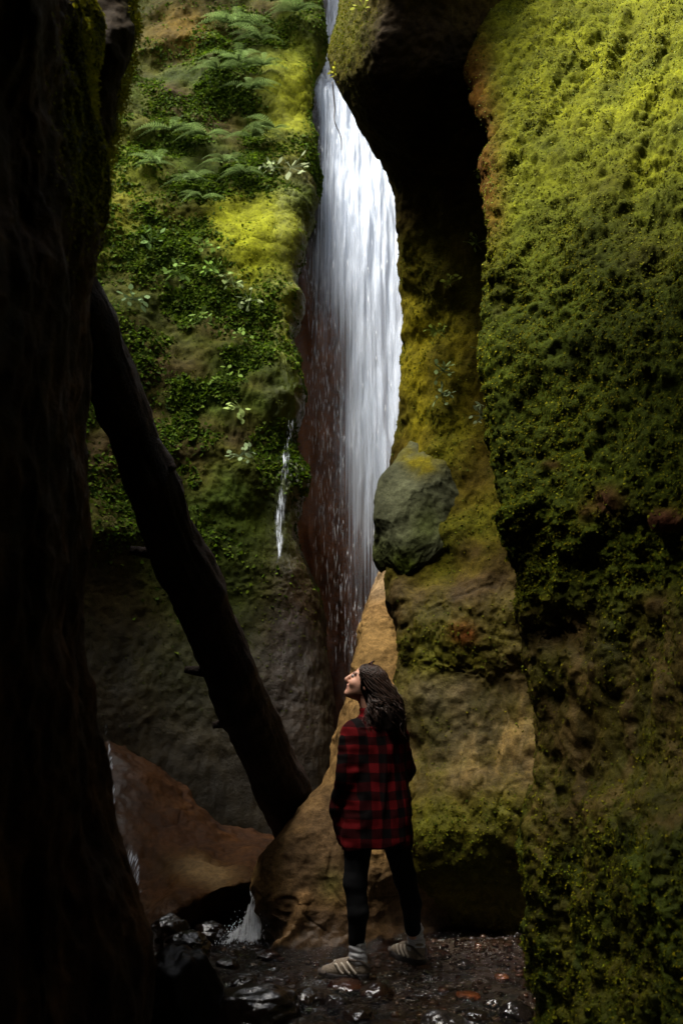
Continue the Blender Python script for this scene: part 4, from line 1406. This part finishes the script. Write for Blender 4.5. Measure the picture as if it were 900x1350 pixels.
l_, f2_, z_ = G @ LB, G @ FB, G[:, 2]
fold = .0085 * gnoise(np.stack([l_ * 11 + z_ * 2.2, f2_ * 11, z_ * 3.2], -1), 71) + .006 * gnoise(np.stack([l_ * 20, f2_ * 20, z_ * 12], -1), 73)
armm = sstep(.13, .19, np.abs(l_))
fold += armm * .007 * gnoise(np.stack([l_ * 6, f2_ * 6, z_ * 26], -1), 75)
# long drag lines down the back
for dl, zz, sl_ in ((-.02, 1.15, .18), (.05, 1.0, -.12), (-.09, .95, .1)):
    ln = (l_ - dl - (z_ - zz) * sl_) / .012
    fold -= .007 * np.exp(-ln ** 2) * np.exp(-((z_ - zz) / .2) ** 2)
fold += .006 * np.exp(-((z_ - 1.335 - .02 * np.abs(l_)) / .006) ** 2) * (f2_ < 0) * (np.abs(l_) < .16) * -1      # yoke seam
S.v[near] += fold
zz = S.ax[2][None, None, :]; xx = S.ax[0][:, None, None]; yy = S.ax[1][None, :, None]
hem = .685 + .02 * np.cos((xx * LB[0] + yy * LB[1]) * 14) + .012 * np.sin(xx * 23 + yy * 17)
S.v = np.maximum(S.v, hem - zz)
S.v[..., 0] = .1
V, Fc = S.mesh()
k = NT('checked_flannel')
tc = k.n('ShaderNodeTexCoord')
sx = k.n('ShaderNodeSeparateXYZ'); k.l(tc.outputs['Object'], sx.inputs[0])
wob = k.noise(k.coord(), 5, 2, .5)
lat = k.math('ADD', k.math('ADD', k.math('MULTIPLY', sx.outputs['X'], .83), k.math('MULTIPLY', sx.outputs['Y'], .55)), k.math('MULTIPLY', wob, .03))
vert = k.math('ADD', sx.outputs['Z'], k.math('MULTIPLY', wob, .04))
def stripe(c, off):
    fr = k.math('FRACT', k.math('ADD', k.math('DIVIDE', c, .100), off))
    return k.ramp(k.math('ABSOLUTE', k.math('SUBTRACT', fr, .5)), ((.24, 0.0), (.26, 1.0)))
a_, b_ = stripe(lat, 7.30), stripe(vert, 7.1)
sumc = k.math('MULTIPLY', k.math('ADD', a_, b_), .5)
cr = k.n('ShaderNodeValToRGB')
cr.color_ramp.elements[0].color = (.078, .003, .004, 1); cr.color_ramp.elements[1].color = (.003, .002, .002, 1)
e = cr.color_ramp.elements.new(.5); e.color = (.019, .0013, .0016, 1)
k.l(sumc, cr.inputs[0])
tw = k.noise(k.coord((1, 1, 1)), 420, 2, .6)
p = k.n('ShaderNodeBsdfPrincipled')
k.l(k.mulcol(cr.outputs[0], k.ramp(tw, ((.3, .7), (.7, 1.3)))), p.inputs['Base Color'])
p.inputs['Roughness'].default_value = .9
p.inputs['Specular IOR Level'].default_value = .06
k.l(p.outputs[0], k.out.inputs['Surface'])
make_mesh('shirt', V, Fc, k.m, person)

# --- leggings
G_l = Vol((-.30, -.28, .10), (.36, .40, .95), .006)
G_l.loft([.70, .80, .92], [.165, .165, .15], [.13, .13, .12], [0, 0, 0], [0, 0, 0], LB, FB, .03)
for s in 'lr':
    hip, kn, an = J[s + 'hip'], J[s + 'kn'], J[s + 'an']
    cf = kn * .62 + an * .38 + np.array((.012, -.018, 0))
    G_l.cap(hip + [0, 0, -.02], kn, .092, .062, .03); G_l.cap(kn, cf, .060, .057, .03); G_l.cap(cf, an * .76 + kn * .24, .056, .046, .02)
near = np.abs(G_l.v) < .04
G = np.stack(np.meshgrid(*G_l.ax, indexing='ij'), -1)[near]
G_l.v[near] += .003 * gnoise(G * [14, 14, 22], 81)
V, Fc = G_l.mesh()
make_mesh('leggings', V, Fc, plain_mat('black_knit', (.005, .005, .0055), .9, .08, .3, 160), person)

# --- socks
M_SOCK = plain_mat('grey_wool', (.36, .36, .37), .9, .15, .25, 90, .6, (.25, .25, 1.6))
for s in 'lr':
    an = J[s + 'an']
    K2 = Vol(an - .16, an + np.array((.16, .16, .16)), .004)
    K2.cap(an + [0, 0, .085], an + [.004, 0, .0], .046, .047, .02)
    K2.cap(an + [.004, 0, .0], an + [.01, 0, -.04], .045, .04, .02)
    near = np.abs(K2.v) < .03
    G = np.stack(np.meshgrid(*K2.ax, indexing='ij'), -1)[near]
    K2.v[near] += .0022 * np.sin((G[:, 2] + .12 * G[:, 0]) * 210 + 2 * gnoise(G * 18, 83)) + .005 * gnoise(G * [16, 16, 34], 85)
    K2.v = np.maximum(K2.v, K2.ax[2][None, None, :] - (an[2] + .118))
    V, Fc = K2.mesh()
    make_mesh('sock', V, Fc, M_SOCK, person)

# --- shoes
M_UP = plain_mat('shoe_mesh', (.17, .135, .10), .85, .2, .35, 120, .3)
M_STRAP = plain_mat('shoe_overlay', (.42, .36, .29), .7, .3, .2, 60)
M_SOLE = plain_mat('shoe_sole', (.025, .02, .018), .7, .3, .3, 60)
M_DARKUP = plain_mat('shoe_trim', (.07, .055, .045), .8, .2, .3, 80)
for s, dirv in (('l', U((-1, -.06, 0))), ('r', U((-.62, .78, 0)))):
    an = J[s + 'an']
    g0 = an[2] - .10
    lat_ = np.array((-dirv[1], dirv[0], 0))
    O = np.array((an[0], an[1], g0)) - dirv * .065             # back of heel
    at_ = lambda x, y, z: O + dirv * x + lat_ * y + np.array((0, 0, z))
    Up = Vol(O - .32, O + np.array((.32, .32, .30)), .004)
    Up.cap(at_(.045, 0, .055), at_(.05, 0, .095), .042, .040, .02)
    Up.cap(at_(.045, 0, .050), at_(.15, 0, .050), .042, .044, .02)
    Up.cap(at_(.06, 0, .09), at_(.16, 0, .068), .036, .034, .02)
    Up.cap(at_(.15, 0, .050), at_(.232, 0, .042), .044, .032, .02)
    Up.cap(at_(.062, 0, .20), at_(.062, 0, .112), .034, .036, .01, 'sub')
    Up.v = np.maximum(Up.v, (g0 + .026) - Up.ax[2][None, None, :])
    V, Fc = Up.mesh()
    shoe = make_mesh('shoe', V, Fc, M_UP, person)
    So = Vol(O - .32, O + np.array((.32, .32, .16)), .004)
    So.cap(at_(.045, 0, .022), at_(.15, 0, .022), .048, .050, .02); So.cap(at_(.15, 0, .022), at_(.238, 0, .028), .050, .036, .02)
    z3 = So.ax[2][None, None, :]
    xs3 = (So.ax[0][:, None, None] - O[0]) * dirv[0] + (So.ax[1][None, :, None] - O[1]) * dirv[1]
    lug = .006 * (np.sin(xs3 * 190) > 0)
    So.v = np.maximum(np.maximum(So.v, z3 - (g0 + .034 + .012 * sstep(.17, .26, xs3))), (g0 + lug) - z3)
    V, Fc = So.mesh()
    make_mesh('sole', V, Fc, M_SOLE, shoe)
    # overlays: two slanting straps each side, toe cap, collar
    for sg in (1, -1):
        for x0, x1 in ((.105, .135), (.14, .168), (.175, .20)):
            q = np.array([at_(x0 - .03, sg * .046, .036), at_(x0 - .012, sg * .047, .056), at_(x1 - .02, sg * .039, .084), at_(x1 - .012, sg * .018, .096 - (x0 - .10) * .22)])
            q = crom(q, 12)
            V, Fc = tube(q, np.full(12, .0075), 8)
            make_mesh('strap', V, Fc, M_STRAP, shoe)
        q = crom(np.array([at_(-.002, sg * .012, .05), at_(.012, sg * .036, .072), at_(.045, sg * .043, .098), at_(.09, sg * .040, .103), at_(.115, sg * .026, .108)]), 16)
        V, Fc = tube(q, np.full(16, .008), 8)
        make_mesh('collar', V, Fc, M_DARKUP, shoe)
    lv, lf = [], []
    for i in range(5):
        x = .105 + i * .019
        q = crom(np.array([at_(x, -.022, .100 - i * .005), at_(x + .006, 0, .108 - i * .005), at_(x + .012, .022, .100 - i * .005)]), 8)
        V, Fc = tube(q, np.full(8, .0032), 6)
        lf += [[j + sum(len(v_) for v_ in lv) for j in f__] for f__ in Fc]; lv.append(V)
    make_mesh('lace', np.concatenate(lv), lf, M_DARKUP, shoe)
    q = crom(np.array([at_(.235, .034, .038), at_(.262, .018, .042), at_(.268, 0, .044), at_(.262, -.018, .042), at_(.235, -.034, .038)]), 14)
    V, Fc = tube(q, np.full(14, .014), 8)
    make_mesh('toe_cap', V, Fc, M_DARKUP, shoe)

# --- hair: dark wavy locks to below the shoulders
hr = np.random.default_rng(5)
HV, HF, HCc = [], [], []
cnt = 0
def lock(P0, r0, wave, seed, tint):
    global cnt
    m = 26
    C_l = crom(np.array(P0), m)
    t = np.linspace(0, 1, m)
    ph = hr.uniform(0, 6.28); fq = hr.uniform(2.2, 3.4)
    a = np.stack([np.cos(ph + t * fq * 6.28), np.sin(ph + t * fq * 6.28), .3 * np.sin(ph * 2 + t * 9)], -1)
    C_l = C_l + a * (wave * np.clip(t * 1.9 - .35, 0, 1))[:, None]
    rad = r0 * np.interp(t, [0, .15, .75, 1], [.6, 1, .9, .15])
    V, Fc = tube(C_l, rad, 6)
    HV.append(V); HF.extend([[j + cnt for j in f__] for f__ in Fc]); cnt += len(V)
    HCc.append(np.ones((len(V), 3)) * tint)
base_r = np.array((.106, .084, .106))
hcen = HC + fw * -.012 + up_ * .012
for i in range(1100):
    while True:
        d = U(hr.normal(size=3))
        f0, s0, u0 = d @ fw, d @ sd, d @ up_
        if u0 > .12 and f0 < .62: break
    part = sd * .01
    P0 = hcen + fw * base_r[0] * f0 * .98 + sd * base_r[1] * s0 * .98 + up_ * base_r[2] * u0 * .98
    sgn = 1 if s0 > 0 else -1
    side_amt = hr.uniform(.35, 1.0)
    # temple line: hair passes in front of/over the ear then falls behind
    back = hr.uniform(-.9, .28) if f0 < .3 else hr.uniform(-.1, .33)
    dd_ = U(np.array((back, sgn * side_amt, 0)))
    P1 = hcen + fw * base_r[0] * dd_[0] * 1.10 + sd * base_r[1] * dd_[1] * 1.14 + up_ * (.02 + .02 * hr.random())
    mid = hcen + U((P0 + P1) / 2 - hcen) * .112
    P2 = P1 * 1.0 + np.array((.035 + .03 * hr.random(), 0, -.11)) - fw * .01
    tip = np.array((hr.uniform(-.055, .165), 0, hr.uniform(1.285, 1.40)))
    tip[0] = .055 + (tip[0] - .055) * 1.0
    tip[1] = -.135 + .06 * hr.random() + .55 * max(tip[0], 0) if s0 > -.2 or hr.random() < .5 else -.03 + .08 * hr.random()
    P3 = P2 * .45 + tip * .55 + np.array((0, -.015, .02))
    sh = hr.random()
    tint = np.array((.016, .009, .006)) * (1 - sh) + np.array((.075, .036, .022)) * sh ** 2 * .5 + .002
    lock([P0, mid, P1, P2, P3, tip], hr.uniform(.0024, .0050), hr.uniform(.014, .036), i, tint)
# fine loose strands
for i in range(120):
    d = U(hr.normal(size=3) + up_ * .6 - fw * .4)
    if d @ fw > .5: continue
    P0 = hcen + fw * base_r[0] * (d @ fw) + sd * base_r[1] * (d @ sd) + up_ * base_r[2] * abs(d @ up_)
    tip = np.array((hr.uniform(-.05, .19), -.13 + .1 * hr.random(), hr.uniform(1.27, 1.42)))
    P1 = P0 + U(P0 - hcen) * .015 + np.array((.03, 0, -.08)); P2 = (P1 + tip) / 2 + np.array((.01, -.02, .03))
    lock([P0, P1, P2, tip], .0022, .014, i, np.array((.03, .018, .014)))
k = NT('dark_hair')
p = k.n('ShaderNodeBsdfPrincipled')
k.l(k.attr('Col').outputs['Color'], p.inputs['Base Color'])
p.inputs['Roughness'].default_value = .5
p.inputs['Specular IOR Level'].default_value = .18
k.l(p.outputs[0], k.out.inputs['Surface'])
M_HAIR = k.m
hair = make_mesh('hair', np.concatenate(HV), HF, M_HAIR, person, cols=np.concatenate(HCc))
# filler volume under the locks
Hf = Vol((-.30, -.30, 1.25), (.32, .25, 1.78), .006)
Hf.ell(hcen - fw * .012 + up_ * .008, (fw, sd, up_), (.098, .083, .099), .01)
Hf.cap(hcen - fw * .03 - up_ * .03, np.array((.055, -.07, 1.40)), .075, .065, .04)
Hf.cap(np.array((.05, -.09, 1.42)), np.array((.075, -.105, 1.34)), .055, .03, .03)
Hf.cap(HC + fw * .10 - up_ * .03, HC + fw * .075 + up_ * .035, .055, .045, .015, 'sub')
Hf.cap(HC + fw * .08 - up_ * .09, HC + fw * .05 - up_ * .06, .055, .045, .015, 'sub')
near = np.abs(Hf.v) < .05
G = np.stack(np.meshgrid(*Hf.ax, indexing='ij'), -1)[near]
Hf.v[near] += .006 * gnoise(G * [30, 30, 9], 91)
V, Fc = Hf.mesh()
make_mesh('hair_base', V, Fc, plain_mat('hair_shadow', (.010, .0065, .005), .9, .05), hair, cols=np.ones((len(V), 3)) * np.array((.014, .009, .007)))
# sunglasses pushed up on the head
M_GL = plain_mat('dark_glasses', (.05, .015, .012), .25, .6, .1)
gl = bpy.data.objects.new('sunglasses', None); COL.objects.link(gl); gl.parent = person
gc = hcen + up_ * .103 + fw * .030
for s in (1, -1):
    E_ = IV3 * [.026, .020, .004]
    Mx = np.stack([sd, U(up_ * .8 - fw * .6), np.cross(sd, U(up_ * .8 - fw * .6))])
    make_mesh('lens', gc + sd * .032 * s + up_ * .006 + E_ @ Mx, IF3, M_GL, gl)
    V, Fc = tube(crom(np.array([gc + sd * .058 * s + up_ * .004, gc + sd * .078 * s - up_ * .03 - fw * .03, gc + sd * .088 * s - up_ * .07 - fw * .06]), 10), np.full(10, .003), 6)
    make_mesh('temple_arm', V, Fc, M_GL, gl)
#END_PERSON

# ================================================================== LIGHT, SKY, CAMERA
SUN = np.array([-.36, -.20, .91]); SUN /= np.linalg.norm(SUN)
sun = bpy.data.lights.new('sun', 'SUN')
sun.energy = 4.0
sun.angle = math.radians(32)
sun.color = (1, .95, .86)
so = bpy.data.objects.new('sun', sun)
COL.objects.link(so)
so.rotation_euler = Vector(SUN).to_track_quat('Z', 'Y').to_euler()
so.location = (0, 5, 30)

w_ = bpy.data.worlds.new('World')
SC.world = w_
w_.use_nodes = True
nt = w_.node_tree
nt.nodes.clear()
bg = nt.nodes.new('ShaderNodeBackground')
sky = nt.nodes.new('ShaderNodeTexSky')
sky.sky_type = 'NISHITA'
sky.sun_disc = False
sky.sun_elevation = math.asin(SUN[2])
sky.sun_rotation = math.atan2(SUN[0], SUN[1])
sky.air_density = 1.0
sky.dust_density = 2.5
bg.inputs['Strength'].default_value = .075
wo = nt.nodes.new('ShaderNodeOutputWorld')
hs = nt.nodes.new('ShaderNodeHueSaturation')
hs.inputs['Saturation'].default_value = .25
nt.links.new(sky.outputs[0], hs.inputs['Color'])
nt.links.new(hs.outputs[0], bg.inputs[0])
nt.links.new(bg.outputs[0], wo.inputs[0])

cam = bpy.data.cameras.new('camera')
cam.sensor_fit = 'VERTICAL'
cam.sensor_height = 36
cam.sensor_width = 24
cam.lens = 35
cam.clip_end = 200
cam.clip_start = .05
cam.dof.use_dof = True
cam.dof.focus_distance = 6.2
cam.dof.aperture_fstop = 3.2
co = bpy.data.objects.new('camera', cam)
COL.objects.link(co)
co.location = (0, 0, CAMZ)
co.rotation_euler = (math.pi / 2 + PITCH, 0, 0)
SC.camera = co

SC.view_settings.view_transform = 'Standard'
SC.view_settings.look = 'None'
SC.view_settings.gamma = 1
SC.view_settings.use_curve_mapping = False
SC.view_settings.exposure = 2.35
SC.cycles.use_denoising = True
SC.cycles.max_bounces = 8
SC.cycles.diffuse_bounces = 2
SC.cycles.glossy_bounces = 3
SC.cycles.transmission_bounces = 4
SC.cycles.transparent_max_bounces = 12
SC.cycles.sample_clamp_indirect = 4
